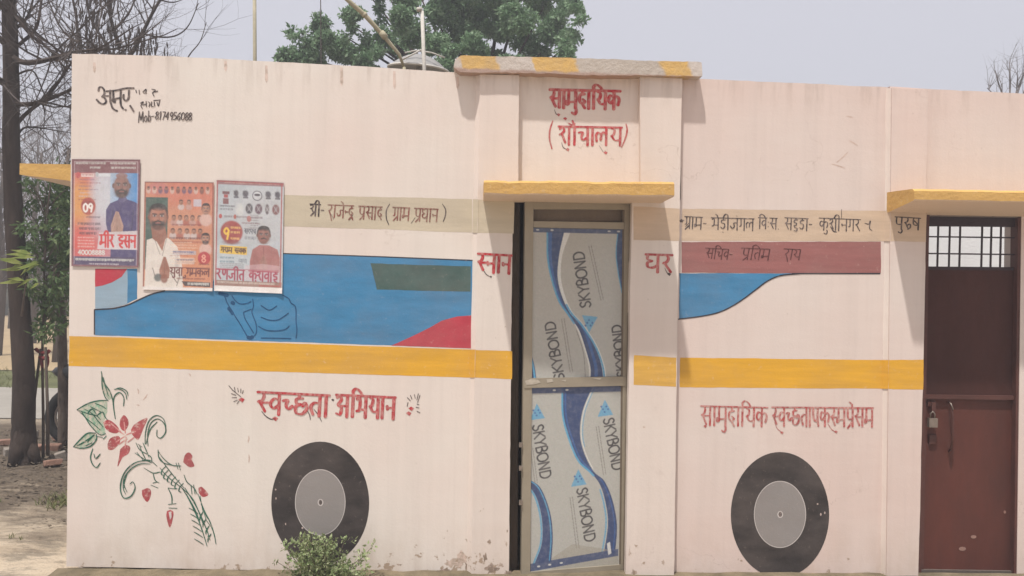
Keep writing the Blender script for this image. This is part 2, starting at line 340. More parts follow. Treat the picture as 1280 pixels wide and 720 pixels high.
def ribbon(pts, w, nib=None, taper=0.0):
    """quads for a brush stroke; nib = (angle, min share): flat brush. px space"""
    p = np.array(pts, float); n = len(p); L = []; R = []
    for i in range(n):
        t = p[min(i+1, n-1)]-p[max(i-1, 0)]; t = t/max(np.linalg.norm(t), 1e-9); nr = np.array([-t[1], t[0]])
        ww = w
        if nib: ww = w*(nib[1]+(1-nib[1])*abs(sin(math.atan2(t[1], t[0])-nib[0])))
        if taper: ww *= 1-taper*abs(2*i/(n-1)-1)**2
        ww *= 1+0.10*nz(p[i][0]*0.23, p[i][1]*0.23, 3.3)
        L.append(p[i]+nr*ww/2); R.append(p[i]-nr*ww/2)
    e = 0.28*w
    t0 = (p[0]-p[1])/max(np.linalg.norm(p[0]-p[1]), 1e-9); t1 = (p[-1]-p[-2])/max(np.linalg.norm(p[-1]-p[-2]), 1e-9)
    L = [(L[0]*.7+R[0]*.3)+t0*e]+L+[(L[-1]*.7+R[-1]*.3)+t1*e]; R = [(L[1]*.3+R[0]*.7)+t0*e]+R+[(L[-2]*.3+R[-1]*.7)+t1*e]
    v = []; f = []
    for i in range(len(L)): v += [L[i], R[i]]
    for i in range(len(L)-1): f.append((2*i, 2*i+1, 2*i+3, 2*i+2))
    return v, f
def paint_strokes(name, strokes, plane, m, parent, w, off=0.0045, nib=(0.5, 0.55), headw=0.62, taper=0.0, label=None):
    """one mesh of brush strokes lying on the plane; each stroke a tenth of a millimetre above the last where they cross"""
    off *= .28
    if name == 'lettering' and any(k == 'h' for k, _ in strokes):       # one mesh per painted word
        words = [[]]
        for st in strokes:
            words[-1].append(st)
            if st[0] == 'h': words.append([])
        if not words[-1]: words.pop()
        if len(words) > 1:
            return [paint_strokes(name, w_, plane, m, parent, w, off/.28, nib, headw, taper, label) for w_ in words]
    V = []; F = []
    for i, (kind, pts) in enumerate(strokes):
        if len(pts) < 2: continue
        v, f = ribbon(pts, w*(headw if kind == 'h' else 1), None if kind == 'h' else nib, taper if kind != 'h' else 0)
        o = off+0.00008*(i % 12); n = len(V)
        V += [plane(a[0], a[1], o+2e-5*(j//2)) for j, a in enumerate(v)]; F += [tuple(j+n for j in q) for q in f]
    return mk(name, V, F, m, parent, label=label, kind=None if name == 'lettering' and strokes[-1][0] == 'h' else 'stuff')
def sheet(name, px, plane, m, parent, off=0.0015, amp=0.0026, edges=None, label=None, seed=0.0):
    """a painted area: outline in px, slightly uneven brushed edge"""
    off *= .28
    q = [plane(a, b, off) for a, b in px]
    if isinstance(plane, Plane):
        o2 = rough_outline([(p[0], p[2]) for p in q], edges, amp, 0.03, seed); v = [(x, plane.y-off, z) for x, z in o2]
    else: v = q
    return mk(name, v, [tuple(range(len(v)))], m, parent, label=label)
def Z(ox, oy, s, pts): return [(ox+a/s, oy+b/s) for a, b in pts]

# ---------------------------------------------------------------- printed matter: painted into a vertex colour grid
class Print:
    def __init__(s, x0, y0, x1, y1, bgc, ss=4):
        s.x0, s.y0, s.x1, s.y1, s.ss = x0, y0, x1, y1, ss
        s.w = int((x1-x0)*ss)+1; s.h = int((y1-y0)*ss)+1
        s.X, s.Y = np.meshgrid(x0+np.arange(s.w)/ss, y0+np.arange(s.h)/ss)
        s.A = np.zeros((s.h, s.w, 3)); s.A[:] = bgc
    def put(s, mask, col, al=1.0):
        a = (np.clip(mask, 0, 1)*al)[..., None]; s.A = s.A*(1-a)+np.array(col)*a
    def rect(s, x0, y0, x1, y1, col, al=1.0): s.put(((s.X >= x0) & (s.X <= x1) & (s.Y >= y0) & (s.Y <= y1)).astype(float), col, al)
    def ell(s, cx, cy, rx, ry, col, al=1.0, soft=0.15, rot=0.0):
        dx = s.X-cx; dy = s.Y-cy; a = (dx*cos(rot)+dy*sin(rot))/rx; b = (-dx*sin(rot)+dy*cos(rot))/ry
        s.put((1-np.sqrt(a*a+b*b))/soft+0.5, col, al)
    def poly(s, pts, col, al=1.0):
        ins = np.zeros(s.X.shape, bool); n = len(pts)
        for i in range(n):
            (xa, ya), (xb, yb) = pts[i], pts[(i+1) % n]
            if ya == yb: continue
            c = ((ya > s.Y) != (yb > s.Y)) & (s.X < (xb-xa)*(s.Y-ya)/(yb-ya)+xa); ins ^= c
        s.put(ins.astype(float), col, al)
    def grad(s, x0, x1, ca, cb, y0=-9e9, y1=9e9, vert=False, al=1.0, clipx=False):
        t = np.clip(((s.Y if vert else s.X)-x0)/(x1-x0), 0, 1)[..., None]; c = np.array(ca)*(1-t)+np.array(cb)*t
        mk_ = ((s.Y >= y0) & (s.Y <= y1) & (s.X >= x0-(0 if clipx else 1e9)))[..., None]*al if not vert else ((s.Y >= x0) & (s.Y <= x1))[..., None]*al
        s.A = s.A*(1-mk_)+c*mk_
    def line(s, pts, w, col, al=1.0):
        for (xa, ya), (xb, yb) in zip(pts[:-1], pts[1:]):
            i0 = max(0, int((min(xa, xb)-w-1-s.x0)*s.ss)); i1 = min(s.w, int((max(xa, xb)+w+1-s.x0)*s.ss)+2)
            j0 = max(0, int((min(ya, yb)-w-1-s.y0)*s.ss)); j1 = min(s.h, int((max(ya, yb)+w+1-s.y0)*s.ss)+2)
            if i1 <= i0 or j1 <= j0: continue
            X = s.X[j0:j1, i0:i1]; Y = s.Y[j0:j1, i0:i1]; dx, dy = xb-xa, yb-ya
            t = np.clip(((X-xa)*dx+(Y-ya)*dy)/max(dx*dx+dy*dy, 1e-9), 0, 1); d = np.hypot(X-xa-t*dx, Y-ya-t*dy)
            a = (np.clip((w/2-d)*s.ss+0.5, 0, 1)*al)[..., None]; s.A[j0:j1, i0:i1] = s.A[j0:j1, i0:i1]*(1-a)+np.array(col)*a
    def text(s, strokes, w, col, al=1.0):
        for k, p in strokes: s.line(p, w*(0.7 if k == 'h' else 1), col, al)
    def small(s, x0, y, x1, h, col, al=0.8, lat=False):
        """a row of print too small to read in the photograph"""
        x = x0
        while x < x1:
            w = random.uniform(1.6, 4.2)
            if not lat: s.line([(x, y), (min(x+w, x1), y)], 0.45, col, al)
            q = x
            while q < min(x+w, x1):
                s.line([(q, y), (q+random.uniform(-.25, .25), y+h*random.uniform(.6, 1))], 0.45, col, al)
                if random.random() < .5: s.line([(q, y+h*.5), (q+.6, y+h*random.uniform(.3, .9))], 0.4, col, al)
                q += random.uniform(.6, 1.0)
            x += w+random.uniform(.5, 1.1)
    def face(s, cx, cy, r, skin, hair=(.03, .025, .025), beard=False, bald=False, mus=True):
        dk = tuple(v*.55 for v in skin); lt = tuple(min(1, v*1.25) for v in skin)
        s.ell(cx-r*.98, cy+r*.05, r*.17, r*.3, dk); s.ell(cx+r*.98, cy+r*.05, r*.17, r*.3, dk)
        if not bald: s.ell(cx, cy-r*.42, r*1.06, r*1.02, hair)
        s.ell(cx, cy+r*.1, r*.94, r*1.3, skin)
        if not bald: s.ell(cx, cy-r*1.02, r*.85, r*.42, hair)
        s.ell(cx+r*.52, cy+r*.2, r*.35, r*.9, dk, .45, 1.0); s.ell(cx-r*.2, cy-r*.35, r*.45, r*.35, lt, .5, 1.0)
        if beard:
            s.ell(cx, cy+r*.86, r*.80, r*.62, hair, .95, .4); s.ell(cx, cy+r*.30, r*.62, r*.38, skin, 1, .5)
        s.ell(cx-r*.05, cy-r*.62, r*.55, r*.26, lt, .45, 1.2); s.ell(cx-r*.42, cy+r*.28, r*.26, r*.2, lt, .5, 1.2); s.ell(cx+r*.38, cy+r*.28, r*.22, r*.2, lt, .35, 1.2)
        s.ell(cx+r*.1, cy+r*.12, r*.1, r*.34, lt, .5, .8); s.ell(cx, cy+r*1.22, r*.6, r*.22, dk, .6, 1.0)
        for sg in (-1, 1): s.ell(cx+sg*r*.4, cy-r*.14, r*.32, r*.2, dk, .55, 1.0); s.ell(cx+sg*r*.88, cy+r*.2, r*.2, r*.8, dk, .4, 1.2)
        for sg in (-1, 1):
            s.line([(cx+sg*r*.62, cy-r*.28), (cx+sg*r*.2, cy-r*.24)], r*.13, hair, .9)
            s.ell(cx+sg*r*.4, cy-r*.06, r*.2, r*.1, (.85*skin[0]+.1,)*3, .8); s.ell(cx+sg*r*.4, cy-r*.06, r*.1, r*.1, hair, .95)
        s.line([(cx+r*.05, cy-r*.1), (cx+r*.12, cy+r*.34)], r*.12, dk, .6); s.line([(cx-r*.12, cy+r*.36), (cx+r*.16, cy+r*.36)], r*.1, dk, .7)
        if mus or beard: s.line([(cx-r*.36, cy+r*.60), (cx, cy+r*.50), (cx+r*.36, cy+r*.60)], r*.17, hair, .9)
        s.line([(cx-r*.25, cy+r*.74), (cx+r*.25, cy+r*.74)], r*.12, (.35, .13, .12), .8)
    def hands(s, cx, cy, w, h, skin):
        dk = tuple(v*.5 for v in skin)
        s.poly([(cx-w*.1, cy-h*.5), (cx+w*.12, cy-h*.48), (cx+w*.5, cy+h*.1), (cx+w*.42, cy+h*.5), (cx-w*.42, cy+h*.5), (cx-w*.46, cy+h*.1)], skin)
        s.line([(cx, cy-h*.45), (cx+w*.02, cy+h*.45)], w*.05, dk, .8)
        for k in (-.28, -.16, .16, .28): s.line([(cx+w*k*.4, cy-h*.35), (cx+w*k, cy+h*.15)], w*.035, dk, .6)
        s.line([(cx-w*.36, cy+h*.3), (cx-w*.14, cy-h*.02)], w*.07, tuple(min(1, v*1.2) for v in skin), .8)
    def build(s, name, quad, plane, m, parent, off, curl=0.0, res=2, loc=None, k=KC, fade=0.14, paper=(.58, .55, .54)):
        """quad: four px corners (tl, tr, br, bl) that the print's frame is laid on"""
        st = s.ss//res; A = s.A
        hh, ww = (A.shape[0]-1)//st*st, (A.shape[1]-1)//st*st
        acc = sum(np.roll(np.roll(A, i, 0), j, 1) for i in (-1, 0, 1) for j in (-1, 0, 1))/9.0
        D = acc[:hh+1:st, :ww+1:st]; h, w = D.shape[:2]
        D = D*(1+rng.normal(size=D.shape[:2]+(1,))*.07+rng.normal(size=D.shape)*.03); D = D*(1-fade)+np.array(paper)*fade; D = D*k
        tl, tr, br, bl = [np.array(q, float) for q in quad]
        U, V = np.meshgrid(np.linspace(0, 1, w), np.linspace(0, 1, h)); verts = np.zeros((h, w, 3))
        for j in range(h):
            for i in (0, w-1):
                pass
        c = [np.array(plane(*q, off)) for q in (tl, tr, br, bl)]
        for a in range(3):
            verts[..., a] = (c[0][a]*(1-U)+c[1][a]*U)*(1-V)+(c[3][a]*(1-U)+c[2][a]*U)*V
        if curl:
            e = np.minimum(np.minimum(U, 1-U), np.minimum(V, 1-V))
            wav = (np.sin(U*9+V*3+c[0][0]*7)*.5+np.sin(V*13-U*4)*.5)*0.0010
            verts[..., 1] -= np.abs(wav)+curl*np.clip(V-.93, 0, 1)*14*(0.6+.4*np.sin(U*11))*0.25+curl*np.exp(-(((1-U)**2+(1-V)**2))/.004)+0.0015*np.exp(-e/.02)
        idx = np.arange(h*w).reshape(h, w)
        F = np.stack([idx[:-1, :-1], idx[1:, :-1], idx[1:, 1:], idx[:-1, 1:]], -1).reshape(-1, 4)
        o = mk(name, verts.reshape(-1, 3), F, m, parent, smooth=True, loc=loc)
        at = o.data.color_attributes.new('Col', 'FLOAT_COLOR', 'POINT')
        rgba = np.ones((h*w, 4), np.float32); rgba[:, :3] = np.clip(D, 0, 1).reshape(-1, 3); at.data.foreach_set('color', rgba.ravel())
        return o
# ================================================================ SETTING: ground
WALL = C(224, 216, 207); WALLB = C(223, 208, 199)
M_wall = plaster('whitewash_plaster', WALL, WALLB)
M_wall2 = plaster('whitewash_plaster_right', C(219, 206, 198), C(217, 197, 188))
M_pil = plaster('whitewash_pilaster', C(222, 212, 203), C(220, 204, 194))
M_yellow = paint('yellow_band_paint', C(222, 168, 54), .35, .08)
M_yellow2 = paint('yellow_faded_paint', C(220, 172, 78), .4, .1)
M_beige = paint('beige_band_paint', C(200, 188, 166), .30, .06)
M_beige2 = paint('tan_band_paint', C(207, 184, 160), .25, .07)
M_maroon = paint('dull_red_band_paint', C(154, 102, 99), .28, .10)
M_blue = paint('blue_paint', C(70, 132, 174), .14, .14, brush=(3, 3, 12))
M_greyblue = paint('grey_blue_window_paint', C(150, 172, 188), .2, .06)
M_red = paint('red_swoosh_paint', C(186, 66, 80), .25, .12, brush=(7, 7, 7))
M_greenp = paint('dark_green_paint', C(74, 98, 94), .14, .15, brush=(8, 8, 8))
M_tyre = paint('black_tyre_paint', C(60, 55, 54), .16, .34, brush=(4, 4, 9), thr=.60)
M_hub = paint('grey_hub_paint', C(144, 139, 136), .15, .05, brush=(4, 4, 4))
M_line = paint('black_outline_paint', C(52, 52, 60), .30, .2, brush=(20, 20, 20))
M_bline = paint('dark_blue_sketch_paint', C(40, 82, 122), .05, .25, wall=C(70, 132, 176), brush=(20, 20, 20), thr=.5)
M_pale = paint('pale_edge_paint', C(205, 198, 194), .2, .1)
M_letr = paint('red_letter_paint', C(182, 40, 52), .45, .22, brush=(25, 25, 25), thr=.58, dry=0.38)
M_letr2 = paint('thin_red_letter_paint', C(176, 66, 66), .55, .22, brush=(25, 25, 25), thr=.55, dry=0.5)
M_letk = paint('black_letter_paint', C(46, 40, 44), .4, .25, brush=(25, 25, 25), thr=.6, dry=0.25)
M_letb = paint('red_brown_letter_paint', C(128, 66, 60), .4, .3, wall=C(200, 188, 166), brush=(18, 18, 18), thr=.6, dry=0.4)
M_lets = paint('dark_brown_letter_paint', C(84, 52, 52), .35, .3, wall=C(160, 98, 98), brush=(18, 18, 18), thr=.6, dry=0.3)
M_flg = paint('flower_green_paint', C(44, 98, 80), .4, .3, brush=(30, 30, 30), thr=.56)
M_flf = paint('flower_pale_green_paint', C(128, 172, 144), .55, .25, brush=(20, 20, 20), thr=.46, dry=.6)
M_flr = paint('flower_red_paint', C(172, 78, 82), .55, .25, brush=(14, 14, 14), thr=.52)
M_cem = simple('mossy_cement', C(132, 118, 96), .35, 7, .95, 0, .01, col2=C(88, 80, 62), fine=30)
M_alu = simple('dusty_aluminium', C(160, 150, 132), .12, 5, .55, .25, .0008, spec=.4, fine=30)
M_alud = simple('aluminium_bead', C(120, 108, 94), .15, 5, .5, .25, .0008, fine=30)
M_tape = simple('blue_film_strip', C(62, 72, 104), .2, 8, .5, 0, .0005, sc=(1, 1, 3))
M_dark = simple('dark_interior', C(126, 112, 98), .3, 2, .9)
M_iron = simple('red_oxide_iron', C(94, 51, 42), .30, 3.2, .62, 0, .0015, sc=(1, 1, .35), spec=.25, col2=C(66, 42, 37), fine=9)
M_ironu = simple('shaded_iron', C(76, 48, 43), .25, 3, .75, 0, .0015, sc=(1, 1, .35), spec=.12, fine=22)  # upper sheet: canopy shade painted in as a darker plum tone
M_irond = simple('dark_iron_frame', C(92, 58, 52), .3, 4, .6, 0, .001)
M_bar = simple('grille_bar_paint', C(58, 44, 50), .3, 8, .55)
M_scratch = simple('scratched_primer', C(158, 124, 112), .25, 30, .8)
M_scratch2 = simple('cement_splash', C(190, 180, 164), .2, 30, .9)
M_jamb = simple('dark_brown_frame', C(96, 82, 68), .3, 6, .8, sc=(1, 1, .3))
M_steel = simple('worn_steel', C(150, 138, 128), .3, 30, .45, .6, .0005)
M_inner = simple('white_inner_wall', (.84, .84, .83), .06, 2, .9)

# cornice: cement with dashes of yellow and white laid along it
def cornice_mat():
    m, nt, b = base('cornice_paint', .9, 0, .15)
    geo = nd(nt, 'ShaderNodeNewGeometry'); sp = nd(nt, 'ShaderNodeSeparateXYZ'); nt.links.new(geo.outputs['Position'], sp.inputs[0])
    n = nd(nt, 'ShaderNodeTexNoise'); n.inputs['Scale'].default_value = 14; n.inputs['Detail'].default_value = 4; nt.links.new(geo.outputs['Position'], n.inputs['Vector'])
    x = mul(nt, sp.outputs['X'], mul(nt, mul(nt, n.outputs['Fac'], .5, 'SUBTRACT'), .09), 'ADD')
    x = mul(nt, x, mul(nt, mul(nt, sp.outputs['Z'], 2.8, 'SUBTRACT'), .35), 'ADD')
    X0, X1 = P(560, 80, -.08)[0], P(885, 80, -.08)[0]
    mr = nd(nt, 'ShaderNodeMapRange'); mr.inputs['From Min'].default_value = X0; mr.inputs['From Max'].default_value = X1; nt.links.new(x, mr.inputs['Value'])
    cr = nd(nt, 'ShaderNodeValToRGB'); cr.color_ramp.interpolation = 'LINEAR'; nt.links.new(mr.outputs[0], cr.inputs[0])
    W = C(206, 196, 188); Y = C(216, 176, 104); Gc = C(192, 182, 172)
    stops = [(0, W), (.045, W), (.055, Y), (.19, Y), (.205, W), (.33, W), (.34, Y), (.485, Y), (.50, Gc), (.82, Gc), (.835, Y), (.93, Y), (.945, W)]
    el = cr.color_ramp.elements
    while len(el) > 1: el.remove(el[0])
    el[0].position = 0; el[0].color = (*W, 1)
    for p_, c_ in stops[1:]: e = el.new(p_); e.color = (*c_, 1)
    c = mix(nt, mul(nt, noi(nt, 9, 6, .7), .4), cr.outputs[0], C(166, 154, 140))
    # the lower lip is bare cement
    mr2 = nd(nt, 'ShaderNodeMapRange'); nt.links.new(mul(nt, sp.outputs['Z'], mul(nt, mul(nt, n.outputs['Fac'], .5, 'SUBTRACT'), .03), 'ADD'), mr2.inputs['Value'])
    zb = P(720, 90, -.08)[2]; mr2.inputs['From Min'].default_value = zb+.006; mr2.inputs['From Max'].default_value = zb-.006
    c = mix(nt, mr2.outputs[0], c, C(172, 148, 136))
    nt.links.new(c, b.inputs['Base Color']); bump(nt, b, noi(nt, 30, 6, .7), .006, .5); return m
M_corn = cornice_mat()
def canopy_mat():
    m, nt, b = base('canopy_yellow', .9, 0, .15)
    c = mix(nt, noi(nt, 5, 5, .7, (1, 1, 3)), C(212, 172, 104), C(196, 156, 96))
    c = mix(nt, mul(nt, noi(nt, 40, 5, .7, (1, 1, 1), .6, .72), .5), c, C(214, 190, 160))
    g = nd(nt, 'ShaderNodeNewGeometry'); sp = nd(nt, 'ShaderNodeSeparateXYZ'); nt.links.new(g.outputs['True Normal'], sp.inputs[0])
    mr = nd(nt, 'ShaderNodeMapRange'); mr.inputs['From Min'].default_value = -.6; mr.inputs['From Max'].default_value = -.8; nt.links.new(sp.outputs['Z'], mr.inputs['Value'])
    c = mix(nt, mr.outputs[0], c, C(222, 200, 178))    # soffits are left in a dull wash
    nt.links.new(c, b.inputs['Base Color']); bump(nt, b, noi(nt, 25, 6, .7), .007, .5); return m
M_canopy = canopy_mat()
M_fil = plaster('sunlit_fillet', C(228, 217, 208), C(225, 209, 199))  # sun on the chamfers painted in as slightly lighter plaster

# ================================================================ THE BUILDING
B = thing('public_toilet', (0, 0, 0), 'pink-white plastered washroom block painted as a bus, with two doors', 'building')
W0, PL, TH = Plane(0.0), Plane(-0.042), 0.15
YP = -0.042
prism('wall', [(90, 67), (205, 70), (340, 77), (470, 84), (600, 92), (600, 719), (340, 713), (83, 708)], 0, TH, M_wall, B, edges=(0, 1, 2, 3), amp=.005, seed=1, label='left bay of the front wall, painted with a blue bus side')
prism('wall', [(600, 90), (851, 99), (851, 250), (600, 248)], 0, TH, M_wall, B, seed=2, label='wall panel over the bath door')
prism('wall', [(852, 98), (1110, 109), (1104, 729), (838, 722)], 0, TH, M_wall2, B, edges=(0,), amp=.004, seed=3, label='right bay of the front wall, with the bus front')
prism('wall', [(1112, 108), (1400, 124), (1800, 146), (1800, 278), (1146, 266)], 0.010, TH, M_wall2, B, edges=(0, 1), amp=.004, seed=4, label='wall over the iron door')
prism('wall', [(1277, 268), (1800, 279), (1800, 740), (1271, 730)], 0.008, TH, M_wall2, B, seed=5, label='wall right of the iron door')
prism('pilaster', [(600, 93), (649, 94), (647.5, 236), (641, 247), (636, 721), (589, 719)], YP, .14, M_pil, B, edges=(1, 3, 5), amp=.0022, seed=6)
prism('pilaster', [(800, 96), (853, 98), (848, 330), (842.5, 723), (782, 721), (790, 247), (800.5, 237)], YP, .14, M_pil, B, edges=(1, 2, 4, 6), amp=.0022, seed=7)
# plaster fillets: slim chamfers where pilasters meet the wall, left side
def fillet(xt, xb, yt, yb, wpx, proud, m, parent):
    v = []; f = []; n = 24
    for i in range(n+1):
        t = i/n; x = xt+(xb-xt)*t; y = yt+(yb-yt)*t; w = wpx*(1+.12*nz(t*9, 5))
        v += [P(x-w, y, 0.004), P(x+0.6, y, -proud), P(x+0.6, y, .02)]
    for i in range(n): a = 3*i; f += [(a, a+3, a+4, a+1), (a+1, a+4, a+5, a+2)]
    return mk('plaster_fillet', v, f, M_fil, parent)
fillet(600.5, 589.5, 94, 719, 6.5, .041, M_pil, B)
prism('pilaster', [(1115, 110), (1160, 112), (1158, 250), (1155, 420), (1148, 728), (1108, 727)], -.035, .13, M_wall2, B, edges=(1, 2, 3), amp=.002, seed=8)
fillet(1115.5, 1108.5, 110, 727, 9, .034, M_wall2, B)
# shell behind the facade
XL, XR = P(88, 300)[0], P(1790, 300)[0]
s = MB(); s.box(XL+.003, XL+.15, .151, 3.0, -.15, 2.74); s.build('wall', M_wall, B, label='left side wall')
s = MB(); s.box(XL+.003, XR, 3.0, 3.15, -.15, 2.74); s.build('wall', M_wall2, B, label='back wall')
s = MB(); s.box(XR-.15, XR, .152, 2.999, -.15, 2.70); s.build('wall', M_wall2, B, label='right side wall')
XD = P(1140, 400)[0]
s = MB(); s.box(XL+.151, XD, .152, 2.999, 2.42, 2.52); s.build('roof', M_cem, B)
s = MB(); s.box(.0, .06, .153, 1.6, .05, 2.419); s.box(.85, .91, .153, 1.6, .05, 2.419); s.box(-.001, .911, 1.601, 1.66, .05, 2.419); s.build('partition', M_dark, B)
s = MB(); s.box(XD-.02, XD+.06, .154, 1.30, .05, 2.41); s.box(XR-1.2, XR-1.14, .154, 1.30, .05, 2.55); s.box(XD-.02, XR-1.14, 1.301, 1.36, .05, 2.62); s.build('partition', M_inner, B)
s = MB(); s.box(XL+.16, XR-.16, .155, 2.99, -.1, .09); s.build('floor', M_cem, B)
# plinth, proud of the wall; two lengths, the doorway step between
def ledge(px0, px1, name='plinth'):
    xs = np.linspace(P(px0, 712)[0], P(px1, 712)[0], 60); v = []; f = []
    for i, x in enumerate(xs):
        w = .135+.018*nz(x*5, 2)+.010*nz(x*23, 8); zt = .100+.010*nz(x*7, 6)+.005*nz(x*31, 1)-.006*(x-.0)*0
        v += [(x, .01, zt+.006), (x, -w, zt), (x, -w-.02+.012*nz(x*19, 3), -.12)]
    for i in range(len(xs)-1): a = 3*i; f += [(a, a+1, a+4, a+3), (a+1, a+2, a+5, a+4)]
    f += [(0, 2, 1)]
    return mk(name, v, f, M_cem, B)
ledge(71, 1500)
# cornice slab
prism('cornice', [(569, 74), (576, 69.5), (640, 70), (760, 74), (877, 78), (878, 95), (760, 94), (640, 91.5), (575, 90), (567, 84)], -.078, .20, M_corn, B, edges=(1, 2, 3, 4, 5, 6, 7), amp=.006, step=.025, seed=11)
# canopies (concrete shades): front outline at the front plane, thicker at the wall
def canopy(px_l, px_r, yf, yb, drop, name, seed, bev=0.0, ztl=None):
    (xa, ta), (xb, tb) = px_l[0], px_r[0]; (_, ba), (_, bb) = px_l[1], px_r[1]
    n = 46; v = []; f = []
    for i in range(n+1):
        t = i/n; px = xa+(xb-xa)*t; T = P(px, ta+(tb-ta)*t, yf); Q = P(px, ba+(bb-ba)*t, yf)
        e = min(t, 1-t)*abs(T[0]-P(xa, ta, yf)[0]+1e-9) if False else 0
        jz = .007*nz(T[0]*9, seed)+.004*nz(T[0]*33, seed); jb = .005*nz(T[0]*8, seed, 5)+.003*nz(T[0]*30, seed, 7); jy = .006*nz(T[0]*15, seed, 2)
        bx = bev*max(0, 1-(T[0]-P(xa, ta, yf)[0])/.12)
        v += [(T[0], yb, T[2]+.012), (T[0], yf+jy+.02+bx, T[2]+jz), (T[0], yf+jy+bx, T[2]-.012+jz), (Q[0], yf+jy+bx*.9, Q[2]+.006+jb), (Q[0], yf+.012+jy+bx*.8, Q[2]+jb*.5), (Q[0], yb, Q[2]-drop)]
    for i in range(n):
        a = 6*i
        for k in range(5): f.append((a+k, a+k+1, a+k+7, a+k+6))
    f += [(5, 4, 3, 2, 1, 0), tuple(6*n+k for k in range(6))]
    return mk(name, v, f, M_canopy, B, solid=True)
canopy([(605, 225), (605, 243)], [(843, 227), (843, 245.5)], -.32, .004, .006, 'door_canopy', 3)
canopy([(1143, 235.5), (1143, 250.5)], [(1640, 245), (1640, 260)], -.285, .014, .045, 'door_canopy', 9)
# side canopy over the washroom's left side window
sc = MB(); zt = P(55, 204, .5)[2]; zb = P(55, 219, .5)[2]; xo = P(24.5, 210, .5)[0]
sc.add([(xo, .5, zb), (XL, .5, zb-.055), (XL, .5, zt), (xo, .5, zt-.005), (xo, 1.5, zb), (XL, 1.5, zb-.055), (XL, 1.5, zt), (xo, 1.5, zt-.005)],
       [(0, 1, 2, 3), (5, 4, 7, 6), (4, 0, 3, 7), (3, 2, 6, 7), (4, 5, 1, 0)])
sc.build('window_canopy', M_canopy, B)

# ---------------------------------------------------------------- painted bus: bands and shapes
def side_face(px_top, px_bot, proud, m, name):   # paint carried round the left face of nothing else than the fillet
    pass
sheet('yellow_band', [(86.5, 420), (340, 428.5), (590, 437), (590, 472), (340, 464.5), (86, 457.5)], W0, M_yellow, B, seed=1)
sheet('yellow_band', [(594.2, 437.5), (640.3, 439), (640, 474), (593.6, 472)], PL, M_yellow, B, seed=2)
sheet('yellow_band', [(792.5, 444), (845.5, 447), (845, 483.5), (792, 481)], PL, M_yellow2, B, seed=3)
sheet('yellow_band', [(850, 447), (1103.5, 450), (1103.3, 486), (849.5, 484)], W0, M_yellow, B, seed=4)
P2 = Plane(-.035)
sheet('yellow_band', [(1111.2, 450), (1154.5, 449.5), (1154, 487), (1110.8, 486)], P2, M_yellow, B, seed=5)
def fillet_paint(xt, wpx, yt, yb, proud, m, name, xt0, xb0, yt0, yb0):
    v = []; n = 8
    for i in range(n+1):
        y = yt+(yb-yt)*i/n; t = (y-yt0)/(yb0-yt0); x = xt0+(xb0-xt0)*t
        tt = (y-yt0)/(yb0-yt0); w2 = wpx*(1+.12*nz(tt*9, 5)); a = P(x-w2-.3, y, 0.002); b_ = P(x+.6, y, -proud-.003); v += [(a[0], a[1]-.0015, a[2]), (b_[0]-.001, b_[1], b_[2])]
    return mk(name, v, [(2*i, 2*i+2, 2*i+3, 2*i+1) for i in range(n)], m, B)
fillet_paint(0, 6.5, 437, 472, .041, M_yellow, 'yellow_band', 600.5, 589.5, 94, 719)
fillet_paint(0, 6.5, 249, 291, .041, M_beige, 'beige_band', 600.5, 589.5, 94, 719)
fillet_paint(0, 9, 450, 486, .034, M_yellow, 'yellow_band', 1115.5, 1108.5, 110, 727)
fillet_paint(0, 9, 263.5, 301.5, .034, M_beige2, 'beige_band', 1115.5, 1108.5, 110, 727)
sheet('beige_band', [(300, 242), (590, 249), (590, 290.5), (300, 281)], W0, M_beige, B, seed=6)
sheet('beige_band', [(597.3, 249.5), (643, 251), (642, 292), (596.6, 291)], PL, M_beige, B, seed=7)
sheet('beige_band', [(792, 258), (849.5, 261), (849, 301), (792, 300)], PL, M_beige2, B, seed=8)
sheet('beige_band', [(853, 261), (1105.5, 263.5), (1105.3, 301.5), (852, 301)], W0, M_beige2, B, seed=9)
sheet('beige_band', [(1113.3, 263.5), (1158.5, 265), (1157.5, 302.5), (1113, 301.5)], P2, M_beige2, B, seed=10)
sheet('dull_red_band', [(852, 302.5), (1101, 302), (1101, 341.5), (852, 341)], W0, M_maroon, B, off=.0022, seed=11)
W3 = Plane(0.0)
sheet('blue_bus_side', [(119, 386.5), (142, 385), (160, 380.5), (175, 373.5), (190, 367), (205, 363.5), (262, 362), (272, 338), (300, 317), (354, 317), (592, 325), (592, 435.5), (119, 419)], W0, M_blue, B, off=.0020, seed=12)
sheet('red_swoosh', [(489, 432), (505, 425), (530, 413), (552, 401), (572, 395.5), (592.5, 394), (592.5, 435.8)], W0, M_red, B, off=.0028, seed=13)
sheet('dark_green_panel', [(463, 329), (588.5, 333), (588, 364.5), (471, 362)], W0, M_greenp, B, off=.0028, seed=14)
sheet('grey_blue_window', [(119, 336), (159, 336), (159, 380), (142, 384.5), (119, 386)], W0, M_greyblue, B, off=.0024, seed=15)
sheet('blue_stripe', [(158.5, 336), (171.5, 336), (171.5, 373.5), (158.5, 380)], W0, M_blue, B, off=.0020, seed=16)
sheet('red_corner', [(119, 336), (159, 336), (152, 346), (140, 353), (128, 357), (119, 358.5)], W0, M_red, B, off=.0032, seed=17)
paint_strokes('bus_outline', [('s', smooth_poly([(118.5, 387), (142, 385.5), (160, 381), (175, 374), (190, 367.5), (206, 363.5)])), ('s', [(118, 387), (118, 418)])], W0, M_line, B, 1.6, off=.0040, nib=None)
paint_strokes('bus_outline', [('s', [(340, 316.5), (410, 318.5), (480, 321), (592, 325.5)])], W0, M_line, B, 1.3, off=.0040, nib=None)
